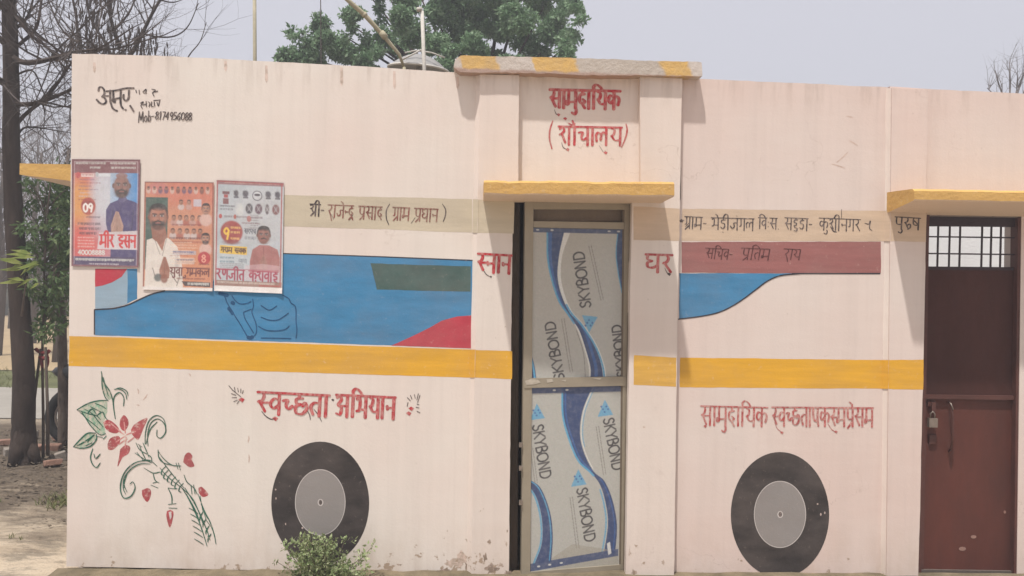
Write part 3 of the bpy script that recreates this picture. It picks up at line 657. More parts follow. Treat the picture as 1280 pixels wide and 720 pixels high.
sheet('blue_bus_front', [(849, 341.5), (991, 341.5), (975, 345), (960, 351), (944, 362), (928, 374), (912, 384), (896, 391), (876, 395), (849, 398.5)], W0, M_blue, B, off=.0020, seed=18)
paint_strokes('bus_outline', [('s', smooth_poly([(848, 399), (876, 395.5), (897, 391), (913, 384), (929, 374), (945, 362), (960, 351), (976, 344.5), (1000, 342)])), ('s', [(990, 342), (1100, 342)])], W0, M_line, B, 1.7, off=.0040, nib=None)
# seat sketch on the blue
zs = lambda pts: smooth_poly(Z(270, 360, 9.6, pts))
sk = [[(80,60),(110,115),(140,190),(230,340),(300,450),(380,590)], [(440,130),(450,220),(430,290),(480,430),(482,540),(440,590)], [(330,290),(345,360),(390,440),(450,540)], [(330,290),(420,255)],
      [(190,90),(230,150),(290,190),(370,185),(420,160)], [(540,210),(640,265),(730,215)], [(540,350),(640,385),(750,380),(870,300)], [(510,460),(600,505),(720,515),(830,495),(880,455)],
      [(540,600),(700,602),(900,605)], [(800,85),(870,125),(900,180),(955,230),(960,400),(970,500),(960,600)]]
paint_strokes('seat_sketch', [('s', zs(q)) for q in sk], W0, M_bline, B, 1.25, off=.0040, nib=None)
paint_strokes('seat_sketch', [('s', zs(q)) for q in ([(150,240),(175,270),(200,310)], [(380,590),(410,600),(440,585)], [(40,60),(140,90)], [(190,170),(215,190)])], W0, M_bline, B, 4.4, off=.0042, nib=None)
# wheels
def ellpts(cx, cy, rx, ry, n=64, a0=0.0): return [(cx+rx*cos(a0+2*pi*i/n), cy+ry*sin(a0+2*pi*i/n)) for i in range(n)]
def wheel(cx, cy, rx, ry, hx, hy, hrx, hry, sd_):
    sheet('painted_tyre', ellpts(cx, cy, rx, ry), W0, M_tyre, B, off=.0020, amp=.0085, seed=sd_)
    sheet('painted_hub_rim', ellpts(hx, hy, hrx+.8, hry+.9), W0, M_pale, B, off=.0026, amp=.0015, seed=sd_+1)
    sheet('painted_hub', ellpts(hx, hy, hrx, hry), W0, M_hub, B, off=.0031, amp=.001, seed=sd_+2)
    sheet('painted_hub_centre', ellpts(hx+.3, hy, 3.6, 4.4, 20), W0, M_pale, B, off=.0036, amp=.0008, seed=sd_+2)
    sheet('painted_hub_centre', ellpts(hx+.3, hy, 2.2, 3.2, 20), W0, M_letk, B, off=.0040, amp=.0008, seed=sd_+3)
wheel(400.3, 629, 61.2, 77, 400.3, 628, 30.8, 40.5, 40)
wheel(975, 643.5, 61.5, 78.5, 975, 643, 31.8, 41, 50)
# paint chips on the tyres
M_chip = paint('paint_chip', C(190, 172, 164), .2, .1)
for (cx, cy) in ((344.5, 612), (345, 623), (357, 655), (1022, 630), (1026, 643), (1031, 641), (378, 660)):
    sheet('paint_chip', ellpts(cx, cy, random.uniform(.7, 1.6), random.uniform(1, 2), 8, random.random()), W0, M_chip, B, off=.0034, amp=.001, seed=cx)

# ---------------------------------------------------------------- lettering on the walls
def flour(pts, w, m, plane=W0, off=.0045, taper=.55): return paint_strokes('flourish', [('s', smooth_poly(q)) for q in pts], plane, m, B, w, off=off, nib=None, taper=taper)
def dots(pts, r, m, plane=W0, off=.0052):
    for (x, y) in pts: sheet('flourish', [(x-r*1.3, y-.2*r), (x-.1*r, y-r), (x+r*1.2, y-.3*r), (x+.3*r, y+r)], plane, m, B, off=off, amp=.0006, seed=x)
w_ = 'i'
t = write('sh2 v ch2 chh t aa', (322, 490), (412.5, 494.5), 27); t += write('a i bh y aa n', (420, 493.5), (495, 497), 27, slant=.0)
paint_strokes('lettering', t, W0, M_letr, B, 4.4, nib=(.35, .5), headw=.7)
flour([[(327, 514), (332, 520), (339, 524), (345, 523)], [(384, 513), (387, 519), (388, 525)], [(392, 511), (398, 519), (402, 527)]], 1.3, M_letk)
dots([(344, 523.5)], 3.0, M_letr); dots([(416, 500)], 1.6, M_letk)
# lost plaster and smudges low on the wall beside the bath door
M_chipw = paint('bare_render', C(150, 132, 116), .5, .25, brush=(9, 9, 9), thr=.5); M_smudge = paint('grey_smudge', C(186, 168, 152), .7, .12, brush=(30, 30, 4), thr=.46)
for pl_, cx, cy, rx, ry, mm in ((W0, 566, 704, 9, 5.5, M_smudge), (W0, 577, 699, 7, 9, M_smudge), (W0, 584, 708, 5, 7, M_chipw), (W0, 556, 712, 9, 2.5, M_chipw), (W0, 499, 706, 4, 1.4, M_chipw), (W0, 532, 715, 5, 1.6, M_chipw), (W0, 480, 712, 7, 1.2, M_smudge),
                        (PL, 612, 678, 2.6, 2.8, M_chipw), (PL, 607, 697, 2.6, 5, M_chipw), (PL, 600, 694, 1.3, 3, M_smudge), (PL, 615, 712, 8, 6, M_chipw), (PL, 626, 706, 4, 3, M_smudge), (PL, 634, 664, 1.2, 2, M_chipw), (PL, 633, 680, 1.3, 3.4, M_smudge), (PL, 634, 716, 5, 4, M_chipw), (PL, 829, 703, 2.2, 2.8, M_smudge), (PL, 792, 716, 3.5, 4, M_chipw), (PL, 787, 690, 1.2, 8, M_smudge), (PL, 805, 534, 2, 2, M_smudge)):
    ph = random.uniform(0, 6); kk = [random.uniform(.35, 1.35) for _ in range(15)]
    sheet('bare_patch', [(cx+rx*kk[i]*cos(2*pi*i/15+ph), cy+ry*kk[(i*4) % 15]*sin(2*pi*i/15+ph)) for i in range(15)], pl_, mm, B, off=.0010+random.random()*.0012, amp=.004, seed=cx*1.7)
# little feathery marks at both ends of that line
fe = [[(286,482),(291,488)], [(290,487),(301,496)], [(293,484),(294,490)], [(297,485),(298,490)], [(301,486),(301,491)], [(304,488),(303,492)], [(289,492),(295,494)], [(290,497),(296,497)], [(292,502),(297,500)], [(296,505),(299,501)]]
paint_strokes('flourish', [('s', q) for q in fe], W0, M_letk, B, .9, off=.0045, nib=None); dots([(302, 500)], 3.2, M_letr)
fe = [[(509,497),(513,501)], [(513,494),(515,499)], [(518,493),(519,498)], [(523,492),(521,500)], [(525,494),(522,503)], [(521,505),(524,506)], [(520,509),(524,510)], [(521,514),(525,516)], [(510,503),(509,508)]]
paint_strokes('flourish', [('s', q) for q in fe], W0, M_letk, B, .9, off=.0045, nib=None); dots([(514, 511), (511, 517)], 2.8, M_letr)
t = write('s aa m u d aa i y k', (876, 507.5), (960, 509.5), 24); t += write('sh2 v ch2 chh t aa ee k sh2 m p ra am e s m', (965, 509), (1092, 510), 24)
paint_strokes('lettering', t, W0, M_letr2, B, 2.7, nib=(.35, .4), headw=.7)
dots([(881.5, 533), (977.5, 541), (1045, 540)], 1.9, M_letr2); flour([[(968, 528), (972, 536), (977, 540)], [(1035, 530), (1040, 537), (1045, 540)]], .9, M_letr2)
t = write('s aa m u d aa i y k', (687, 112), (776, 114), 23); paint_strokes('lettering', t, W0, M_letr, B, 4.4, nib=(.35, .55), headw=.8)
t = write('sh aa am au ch aa l y', (698, 158), (778, 159.5), 23); paint_strokes('lettering', t, W0, M_letr, B, 3.3, nib=(.35, .4), headw=.75)
paint_strokes('lettering', [('s', smooth_poly([(691, 151), (687.5, 162), (687, 174), (690, 186)])), ('s', smooth_poly([(782.5, 155), (784, 162), (782, 172), (777, 184)]))], W0, M_letr, B, 2.2, nib=None, taper=.35)
flour([[(702, 178), (704, 184), (709, 187)], [(693, 137), (695, 142), (698, 144)], [(749, 182), (754, 190)]], .9, M_letk); dots([(706.5, 148.5), (709.5, 187), (757, 191), (698, 143.5)], 2.1, M_letr)
# line on the grey-beige band
t = write('shr ii dash', (387.5, 255), (406, 256), 15); paint_strokes('lettering', t, W0, M_letk, B, 2.0, nib=(.4, .5), headw=.7)
t = write('rp aa j e nh d rad sp p ra s aa d sp', (410, 256), (484, 259), 16, slant=.05); t += write('g ra aa m sp p ra dh aa n', (491, 259), (548, 261.5), 16, slant=.05)
paint_strokes('lettering', t, W0, M_letb, B, 1.85, nib=(.4, .45), headw=.7)
paint_strokes('lettering', [('s', smooth_poly([(487, 255), (483, 263), (483, 273), (486, 281)])), ('s', smooth_poly([(553, 255), (557, 262), (556.5, 270), (554, 277)]))], W0, M_letk, B, 1.5, nib=None, taper=.4)
flour([[(414, 268), (417, 274)], [(441, 269), (437, 275)], [(462, 270), (466, 274)], [(519, 272), (514, 279)]], 1.2, M_letk)
# line on the tan band of the right bay
t = write('g ra aa m dash', (856, 270.5), (884, 272), 15); t += write('bh e dd nuk ii j am g l', (889, 272), (943, 273.5), 15); t += write('i v vis s dot', (948, 272), (975, 273), 14)
t += write('s ddd dd aa dash', (981, 272), (1016, 273.5), 15); t += write('k u sh ii n g r', (1024, 272.5), (1076, 274.5), 15)
paint_strokes('lettering', t, W0, M_letk, B, 1.6, nib=(.4, .4), headw=.6)
flour([[(1038, 283), (1042, 289), (1046, 290)], [(848, 274), (851, 277), (855, 275)], [(1081, 279), (1086, 280), (1088, 276), (1087, 285), (1090, 288)], [(857, 283), (861, 279)], [(1052, 262), (1052, 272)]], 1.5, M_letk)
dots([(852, 276)], 2.2, M_letk)
t = write('p u ru ss', (1119, 271), (1151, 273), 15); paint_strokes('lettering', t, P2, M_letk, B, 2.1, nib=(.4, .5), headw=.65)
t = write('s i ch v dash', (882, 310), (916, 312), 13, slant=.12); t += write('p ra i t m', (927, 310), (962, 311.5), 14, slant=.14); t += write('rp aa y', (980, 311), (1001, 312), 13, slant=.14)
paint_strokes('lettering', t, W0, M_lets, B, 1.45, nib=(.4, .45), headw=.6)
t = write('sh2 n aa n', (597.5, 317), (640, 319.5), 23); paint_strokes('lettering', t, PL, M_letr, B, 3.9, nib=(.35, .55), headw=.75)
flour([[(604, 337), (608, 343), (613, 346)]], 1.0, M_letk, PL); dots([(613.5, 346)], 1.3, M_letk, PL)
t = write('gh r', (807, 318), (841, 319), 22); paint_strokes('lettering', t, PL, M_letr, B, 3.9, nib=(.35, .55), headw=.75)
flour([[(831, 335), (834, 341), (838, 343)]], 1.2, M_letk, PL); dots([(836.5, 343)], 2.0, M_letk, PL)
# painter's signature, top left
t = [('s', smooth_poly(Z(110, 95, 8.533, q))) for q in ([(112,160),(118,125),(145,118),(172,150),(172,195),(148,222)], [(150,215),(182,240),(192,275),(165,298),(125,285),(90,250)], [(180,212),(236,212)], [(236,152),(238,280)],
     [(268,160),(270,235),(262,262),(285,280),(290,245),(346,232)], [(350,150),(346,262)], [(346,262),(352,315),(376,350)], [(438,150),(432,235),(402,262),(378,235),(380,198)], [(195,162),(300,152),(400,130),(490,128)], [(242,285),(262,340),(298,368)], [(448,315),(468,345),(488,378)])]
paint_strokes('lettering', t, W0, M_letk, B, 2.7, nib=(.2, .6)); dots([(146, 138.5), (157, 137.5), (165, 136)], 1.5, M_letk)
t = [('s', smooth_poly(Z(110, 95, 8.533, q))) for q in ([(510,150),(518,180)], [(545,150),(550,195)], [(585,170),(620,140),(615,185)], [(590,180),(625,185)], [(680,140),(720,150),(690,180),(705,215)], [(715,170),(745,160)], [(560,290),(590,275),(565,315),(580,345)], [(585,310),(620,300)], [(620,270),(622,325)], [(640,275),(660,290),(650,325)], [(680,275),(675,320),(700,325)], [(705,275),(710,320)], [(735,280),(750,320),(765,260)], [(700,262),(770,255)])]
t += write('Mob-', (172.5, 153), (193, 151), 13, lat=True, jitter=.03, slant=.2); t += write('8174956088', (193.5, 149), (240, 150.5), 9.5, lat=True, jitter=.03, slant=.1)
paint_strokes('lettering', t, W0, M_letk, B, 1.5, nib=(.5, .5))

# ---------------------------------------------------------------- painted flower
z4 = lambda pts: Z(85, 455, 5.333, pts); z5 = lambda pts: Z(140, 510, 4.0, pts)
for q in ([(222,50),(240,110),(270,170),(292,230),(270,240),(238,190),(225,120)], [(65,305),(130,265),(200,245),(262,243),(262,320),(240,380),(250,460),(205,470),(150,400),(110,350)], [(40,550),(80,505),(130,462),(185,460),(185,500),(130,545),(80,560)]):
    sheet('flower_leaf', z4(q), W0, M_flf, B, off=.0016, amp=.0012, seed=q[0][0])
for q in ([(250,395),(280,380),(320,405),(345,440),(330,462),(290,455),(262,430)], [(350,380),(372,352),(395,375),(400,410),(380,445),(360,440),(348,415)], [(275,530),(290,495),(330,478),(350,490),(345,525),(310,560),(280,560)],
          [(415,440),(440,405),(512,368),(490,430),(460,500),(435,485),(420,465)], [(350,560),(380,535),(410,545),(400,585),(365,610),(335,665),(345,600)]):
    sheet('flower_petal', smooth_poly(z4([((a-375)*1.12+375, (b_-465)*1.10+465) for a, b_ in q]+[((q[0][0]-375)*1.12+375, (q[0][1]-465)*1.10+465)]), 4)[:-1], W0, M_flr, B, off=.0020, amp=.0012, seed=q[0][0])
for q in ([(355,270),(365,235),(385,222),(402,240),(400,260),(412,290),(385,295)], [(432,400),(450,395),(482,432),(455,445),(435,425)], [(275,515),(295,510),(308,530),(290,600),(272,545)], [(150,410),(180,400),(195,415),(192,445),(175,470),(152,440)]):
    sheet('flower_bud', smooth_poly(z5(q+q[:1]), 3)[:-1], W0, M_flr, B, off=.0020, amp=.0012, seed=q[0][0])
sheet('flower_bud', z5([(283,520),(296,518),(298,545),(290,560)]), W0, M_pale, B, off=.0025, amp=.0005)
M_pink = paint('thin_red_wash', C(206, 138, 134), .75, .12, brush=(14, 14, 14), thr=.50)
paint_strokes('flower_petal', [('s', z4(q)) for q in ([(300,420),(372,470)], [(374,390),(382,460)], [(320,520),(385,478)], [(450,450),(392,470)], [(380,560),(388,490)], [(290,400),(350,450)], [(340,535),(392,500)], [(440,490),(400,520)])], W0, M_pink, B, 2.6, off=.0018, nib=None, taper=.4)
g1 = [[(90,318),(120,360),(170,400),(215,440)], [(110,300),(160,330),(200,380),(235,420)], [(150,285),(200,310),(240,330)], [(180,262),(225,280),(255,300)], [(235,90),(250,150),(268,210)], [(60,545),(100,525),(150,490)], [(120,545),(160,525)], [(325,165),(360,175),(385,200),(392,235)], [(222,50),(235,115),(275,175),(298,240),(305,300),(315,365)], [(225,60),(228,150),(245,215),(268,245)], [(300,270),(310,215),(345,190),(372,225),(370,280)], [(310,170),(350,160),(390,180),(400,210)],
      [(60,305),(130,265),(200,245),(265,242)], [(60,305),(110,350),(150,410),(210,470),(250,465)], [(75,310),(130,330),(190,345),(215,370)], [(130,330),(160,300),(190,335)], [(190,345),(230,320),(245,350),(262,372)], [(36,552),(80,505),(130,462),(185,460)], [(36,552),(90,562),(150,548),(188,505),(190,470)], [(130,520),(155,490),(175,470)],
      [(165,565),(150,620),(162,665),(190,690),(215,660)], [(172,600),(185,630),(215,600)], [(185,480),(230,490)], [(235,500),(255,480)], [(460,590),(500,640)], [(475,540),(490,580),(520,640)]]
paint_strokes('flower_stem', [('s', smooth_poly(z4(q))) for q in g1], W0, M_flg, B, 1.9, off=.0040, nib=(.6, .5), taper=.4)
g2 = [[(180,190),(178,130),(195,75),(230,55),(262,80),(268,120),(245,150),(225,140),(225,110)], [(165,180),(168,120),(185,65),(220,38),(255,52),(270,90)], [(120,175),(140,210),(190,240),(200,265)], [(115,225),(160,255),(200,275)], [(155,175),(170,210),(185,245)], [(130,180),(150,195)],
      [(230,210),(235,250),(260,275),(320,290)], [(230,215),(260,255),(300,285),(345,290)], [(320,275),(330,305)], [(332,275),(342,310)], [(195,265),(130,268),(80,300),(50,350),(42,410),(60,450),(95,440),(115,400),(105,370),(90,380)], [(190,280),(140,280),(95,305),(62,350),(56,400),(68,430)],
      [(160,300),(205,325),(240,320)], [(205,325),(215,360),(235,375)], [(195,385),(230,400)], [(205,375),(225,370)], [(280,400),(298,440),(300,480)], [(282,400),(320,405)], [(282,482),(320,478)], [(285,500),(325,502)],
      [(240,300),(270,335),(310,370),(350,400),(400,450),(430,510),(455,580)], [(360,335),(375,370),(410,400),(425,430)], [(395,390),(400,430)], [(408,385),(415,430)], [(350,400),(380,450),(410,510),(440,580),(460,640),(475,690)],
      [(430,430),(460,510),(490,570),(510,630),(520,680)], [(440,440),(455,520)], [(470,560),(500,600)], [(455,500),(470,560)], [(480,640),(482,660)]]
for a, b_ in ((250,310),(262,330),(280,345),(300,362),(318,378),(338,395)): g2 += [[(a, b_), (a+18, b_-18)], [(a, b_), (a-4, b_+20), (a+8, b_+26)]]
for a, b_ in ((385,500),(392,530),(398,560),(404,590),(410,620),(412,655)): g2 += [[(a, b_), (a+22, b_+12), (a+45, b_+28)]]
g2 += [[(232,240),(300,330),(360,400)], [(372,430),(420,520),(452,620)], [(365,400),(425,500),(470,600),(490,660)], [(150,262),(190,262),(225,290)], [(170,180),(190,110),(225,70)], [(75,330),(60,380),(75,420)]]
for a, b_ in ((455,520),(470,555),(485,590),(495,630)): g2 += [[(a, b_), (a-14, b_+24), (a-16, b_+40)]]
for a, b_ in ((445,480),(462,520),(480,550),(498,600)): g2 += [[(a, b_), (a+14, b_+30)]]
paint_strokes('flower_stem', [('s', smooth_poly(z5(q))) for q in g2], W0, M_flg, B, 1.8, off=.0040, nib=(.6, .5), taper=.4)
# faint rub marks on the plaster
M_mark = paint('rub_mark', C(198, 174, 160), .5, .1, thr=.45); M_stain = paint('drip_stain', C(186, 168, 154), .85, .12, thr=.42)
for q in ([(1040,205),(1056,210)], [(1058,145),(1066,147)], [(1062,176),(1072,182)], [(1060,190),(1046,203)], [(172,486),(173,492)], [(184,493),(179,500)], [(171,506),(174,507)], [(311,545),(310,553)], [(311,568),(311,578)], [(236,467),(238,470)], [(1113,560),(1116,566)]):
    flour([[q[0], ((q[0][0]+q[1][0])/2+.6, (q[0][1]+q[1][1])/2), q[1]]], 1.6, M_mark, off=.0014) if q[0][0] < 1105 else None
for x, y0, y1 in ((118, 78, 92), (333, 82, 104), (427, 84, 108), (493, 89, 112), (282, 76, 90), (572, 96, 112)):
    sheet('drip_stain', [(x-1.6, y0), (x+1.4, y0), (x+2.2, y1-5), (x+.4, y1), (x-1.8, y1-4)], W0, M_stain, B, off=.0014, amp=.0012, seed=x)
sheet('drip_stain', [(1159.5,140),(1161,140),(1161.8,200),(1162,236),(1158.8,236)], W0, M_line, B, off=.0006-.0, amp=.0006) if False else None

# ---------------------------------------------------------------- bath door (aluminium, sheeted, slightly ajar)
L_ = lin
hx = P(788.5, 500, .02); ang = radians(6.0)
DP = DoorPlane((hx[0], .02, 1.0), (cos(ang), sin(ang), 0))
def dprism(name, px, off, depth, m, parent, label=None):
    a = [DP(x, y, off) for x, y in px]; n = len(a); nn = np.array(DP.n)
    v = a+[tuple(np.array(p)-nn*depth) for p in a]
    return mk(name, v, [tuple(range(n)), tuple(range(2*n-1, n-1, -1))]+[(i, i+n, (i+1) % n+n, (i+1) % n) for i in range(n)], m, parent, solid=True, label=label)
# fixed frame in the opening
FR = bpy.data.objects.new('door_frame', None); COL.objects.link(FR); FR.parent = B
prism('jamb', [(788, 249), (795, 249), (788, 720), (779, 720)], .005, .05, M_alud, FR)
prism('jamb', [(636, 247), (650, 247), (646.5, 719), (633, 719)], .050, .09, M_jamb, FR)
prism('head', [(636, 245), (796, 247), (796, 250.5), (636, 249.5)], .008, .055, M_alud, FR)
D = bpy.data.objects.new('door', None); COL.objects.link(D); D.parent = B; D['label'] = 'aluminium bath door with blue and grey sheet panels, ajar'
dprism('stile', [(656.5, 248), (667, 248), (662.5, 738), (651.5, 738)], .0, .04, M_alu, D)
dprism('stile', [(781, 250.5), (790.5, 250.5), (783.5, 736), (776, 736)], .0, .04, M_alu, D)
dprism('bead', [(778.5, 262), (780.8, 262), (775.8, 714), (774, 714)], -.004, .03, M_alud, D)
dprism('rail', [(667, 249), (781, 250.5), (781, 262), (667, 261.5)], .0, .04, M_alu, D)
dprism('vent_pane', [(667, 261.5), (781, 262), (780, 277), (667, 277)], -.03, .006, M_dark, D)
dprism('rail', [(667, 276.5), (780, 278), (780, 286.5), (667, 284)], .001, .04, M_alu, D)
dprism('rail', [(655.5, 473), (787, 470.5), (787, 482), (655.5, 485)], .004, .045, M_alu, D)
dprism('rail', [(662.7, 715), (776, 706), (776, 734), (662.5, 737)], .0, .04, M_alu, D)
FB = L_((176, 175, 168)); NAVY = L_((44, 66, 110)); MID = L_((50, 92, 150)); CY = L_((82, 158, 196)); DK = L_((56, 54, 58)); GR = L_((126, 122, 116)); WH = L_((216, 216, 210))
def swoosh(p, l, r, cols):          # l, r: px boundaries of a band top to bottom
    p.poly(l+r[::-1], cols)
def sky(p, a, b, h, col=DK, w=2.1):
    d = np.array(b, float)-np.array(a, float); n = np.array([-d[1], d[0]]); n /= np.linalg.norm(n)
    return p.text(write('SKYBOND', a, b, h, lat=True, up=tuple(-n*h), jitter=0), w, col, .9)
def tri(p, cx, cy, sz, up=1):
    p.poly([(cx-sz, cy+sz*1.1*up), (cx-sz*.1, cy-sz*1.1*up), (cx+sz, cy+sz*.9*up)], CY, .85)
    for i in range(5):
        x = cx-sz*.55+i*sz*.22; y = cy+(-.2+(i % 3)*.35)*sz*up; q = sz*.16
        p.poly([(x-q, y), (x, y-q), (x+q, y), (x, y+q)], MID, .9)
def slines(p, a, b, n_=2, d=3.2, side=1):
    v = np.array(b, float)-np.array(a, float); L = np.linalg.norm(v); v /= L; nn = np.array([-v[1], v[0]])*side
    for k in range(n_):
        t = 0
        while t < L:
            w = random.uniform(1.5, 4.5); q = np.array(a)+nn*d*k+v*t; e = np.array(a)+nn*d*k+v*min(t+w, L)
            p.line([tuple(q), tuple(e)], .75, GR, .9); p.line([tuple(q+nn*.7), tuple((q+e)/2+nn*.7)], .6, GR, .7); t += w+random.uniform(.5, 1.2)
pr = Print(661, 285, 782, 473, FB)
pr.ell(690, 340, 50, 90, L_((174, 168, 156)), .5, .8)
l = smooth_poly([(684, 290), (684.5, 322), (690, 350), (699, 376), (711, 393), (722, 411), (731, 436), (737, 458), (737, 475)]); r = smooth_poly([(713, 290), (703, 318), (701, 345), (706, 368), (715, 388), (730, 405), (747, 430), (757, 455), (760, 475)])
swoosh(pr, l, r, WH)
l2 = smooth_poly([(684, 290), (684.5, 322), (690, 350), (699, 376), (712, 395), (724, 411), (733, 436), (739, 458), (739, 475)]); r2 = smooth_poly([(705, 290), (699, 318), (697, 345), (702, 368), (713, 391), (729, 406), (744, 430), (753, 455), (756, 475)])
swoosh(pr, l2, r2, NAVY)

swoosh(pr, [(a+1.2, b) for a, b in l2[:22]], [(a+6-4*i/22, b) for i, (a, b) in enumerate(l2[:22])], MID); swoosh(pr, [(a+5, b) for a, b in l2[22:]], [(a+9, b) for a, b in l2[22:]], MID)
pr.line(l[:24], 2.2, CY, .9); pr.line([(a-2.5, b) for a, b in r[18:]], 2.4, CY, .9)
pr.line(smooth_poly([(721, 412), (730, 440), (733, 475)]), .8, DK, .6)
l = smooth_poly([(773, 290), (771, 315), (774, 340), (779, 365)]); swoosh(pr, l, [(782, 290), (782, 365)], NAVY); pr.line(l, 1.4, CY, .8)
l = smooth_poly([(663, 438), (668, 455), (671, 475)]); swoosh(pr, [(661, 432), (661, 475)], l, NAVY); pr.line([(a-2, b) for a, b in l], 2.2, CY, .9)
sky(pr, (739.5, 383), (729.5, 313), 13.5); sky(pr, (706, 473), (693, 400), 12.5); sky(pr, (786, 470), (778, 404), 12)
slines(pr, (736, 307), (752, 375), 2, 3.2, -1); slines(pr, (702, 398), (713, 464), 2, 3.2, -1)
tri(pr, 738, 404, 10, -1)
pr.rect(660, 284, 783, 291, NAVY, .9); pr.rect(660, 284, 783, 286, L_((70, 70, 84)))
for x in (672, 690, 762, 774): pr.ell(x, 288, 2.0, .9, WH, .8)
M_print = vcol('printed_sheet', .38, .5, .0015)
pr.build('sheet_panel', [(661, 284), (781, 286.5), (779.5, 474), (661, 474.5)], DP, M_print, D, -.008, k=.86, fade=.04)
pr = Print(661, 483, 779, 716, FB)
l = smooth_poly([(702, 485), (703, 520), (711, 550), (723, 578), (740, 595), (752, 612), (760, 640), (762, 665), (757, 700)]); r = smooth_poly([(740, 485), (728, 515), (725, 545), (731, 570), (743, 593), (757, 606), (768, 632), (774, 665), (772, 700)])
swoosh(pr, l, r, NAVY); pr.line(l[:22], 2.4, CY, .95); pr.line([(a+4, b) for a, b in l[:20]], 2.2, MID, .9); pr.line([(a+1.6, b) for a, b in r[:20]], 1.1, WH, .9); pr.line([(a-2.5, b) for a, b in l[26:]], 2.0, CY, .8)
pr.line([(a+3.4, b) for a, b in r[:14]], 1.5, CY, .6); pr.line([(a-3, b) for a, b in r[24:]], 1.5, MID, .8)
l = smooth_poly([(660, 606), (670, 622), (677, 650), (677, 680), (668, 705)]); r = smooth_poly([(660, 598), (675, 610), (687, 640), (691, 672), (689, 705)])
swoosh(pr, l, r, NAVY); pr.line([(a-1.5, b) for a, b in l], 2.2, CY, .85); pr.line([(a-2.4, b) for a, b in r], 1.5, CY, .8)
for sa, sb in (((664.5, 531), (675.5, 600)), ((754.5, 526), (768, 594)), ((721, 614), (733, 684))):
    d = np.array(sb, float)-np.array(sa, float); n = np.array([d[1], -d[0]])/np.linalg.norm(d)
    pr.text(write('SKYBOND', sa, sb, 13.5, lat=True, up=tuple(n*13.5), jitter=0), 2.1, DK, .9)
slines(pr, (662, 560), (668, 604), 2, 3.0, -1); slines(pr, (749, 535), (759, 598), 2, 3.2, 1); slines(pr, (716, 624), (725, 690), 2, 3.2, 1)
tri(pr, 671, 514, 9.5); tri(pr, 757.5, 512, 10); tri(pr, 724, 600, 10)
pr.poly([(690, 700), (716, 684), (760, 694), (776, 704), (776, 716), (690, 716)], L_((150, 142, 126)), .5)
pr.poly([(661, 705), (776, 695), (776, 704), (661, 715)], NAVY, .92); pr.rect(660, 482, 783, 491, NAVY, .92); pr.rect(660, 482, 783, 484, L_((60, 62, 80)))
for x, y in ((692, 487.5), (708, 487.5), (673, 709), (687, 708), (702, 707)): pr.ell(x, y, 2.0, 1.1, WH, .85)
pr.poly([(761, 687), (765, 685), (767, 700), (763, 702)], WH, .9)
pr.build('sheet_panel', [(662, 484), (778, 481.5), (775.5, 706), (661.5, 716)], DP, M_print, D, -.008, k=.86, fade=.04)
for q in ([(656,476),(664,473.5),(672,474.5),(676,478),(668,480.5),(658,481)], [(683,474),(690,473.5),(692,477),(684,478.5)], [(700,475),(708,474.5),(707,477)], [(740,472.5),(752,472.3),(750,475)]):
    sheet('cement_splash', q, DP, M_scratch2, D, off=.02)
# door furniture: small hinges on the left stile edge, bolt
for y in (556, 585, 628):
    a = np.array(DP(651.5, y, .004)); s = MB(); s.box(a[0]-.012, a[0]+.006, a[1]-.008, a[1]+.006, a[2]-.012, a[2]+.012); s.build('hinge', M_steel, D)
a = np.array(DP(766, 690, .004))

# ---------------------------------------------------------------- iron door, right
ID = bpy.data.objects.new('door', None); COL.objects.link(ID); ID.parent = B; ID['label'] = 'dark red-brown sheet iron door with an open grille at its top'
YI = .045
prism('door_frame', [(1158, 268), (1162, 268), (1151.5, 729), (1147, 729)], .01, .07, M_irond, ID)
prism('door_frame', [(1272.5, 268), (1279, 268), (1274, 729), (1267.5, 729)], .012, .072, M_irond, ID)
prism('door_frame', [(1157, 266.3), (1280, 268.5), (1280, 272), (1157, 270)], .012, .06, M_steel, ID, label='pale strip along the head, painted as its lit edge')  # light along the head's top edge, put in as a pale strip
prism('door_rail', [(1160, 270), (1273, 272.5), (1273, 283.5), (1160, 282.5)], YI-.01, YI+.02, M_bar, ID)
prism('door_sheet', [(1159, 335), (1273, 336), (1272, 496), (1156, 496)], YI, YI+.006, M_ironu, ID, label='upper sheet')
prism('door_sheet', [(1156, 496), (1272, 498), (1269, 714), (1152, 713)], YI+.002, YI+.008, M_iron, ID, label='lower sheet')
prism('door_rail', [(1156, 493.5), (1271, 495), (1271, 500), (1156, 498.5)], YI-.018, YI, M_irond, ID)
prism('door_rail', [(1159, 333), (1273, 334), (1273, 338), (1159, 337)], YI-.006, YI-.001, M_bar, ID)
prism('door_rail', [(1152, 712), (1269, 714), (1269, 720), (1152, 719)], YI-.012, YI, M_steel, ID, label='bright worn bottom rail')
for x in (1173, 1187.5, 1200.5, 1228, 1239.5, 1251.5):
    a, b_ = P(x, 282, YI), P(x-.6, 336, YI); s = MB(); s.box(a[0]-.004, a[0]+.004, YI-.003, YI+.005, b_[2], a[2]); s.build('grille_bar', M_bar, ID)
for y in (296.5, 317.5):
    a, b_ = P(1159, y-.6, YI), P(1273, y+.8, YI); s = MB(); s.add([(a[0], YI-.008, a[2]-.004), (b_[0], YI-.008, b_[2]-.004), (b_[0], YI-.0035, b_[2]-.004), (a[0], YI-.0035, a[2]-.004), (a[0], YI-.008, a[2]+.004), (b_[0], YI-.008, b_[2]+.004), (b_[0], YI-.0035, b_[2]+.004), (a[0], YI-.0035, a[2]+.004)], [(0,3,2,1),(4,5,6,7),(0,1,5,4),(1,2,6,5),(2,3,7,6),(3,0,4,7)]); s.build('grille_bar', M_bar, ID)
prism('door_stile', [(1159, 283), (1161.5, 283), (1154.5, 713), (1152, 713)], YI-.008, YI-.002, M_irond, ID)
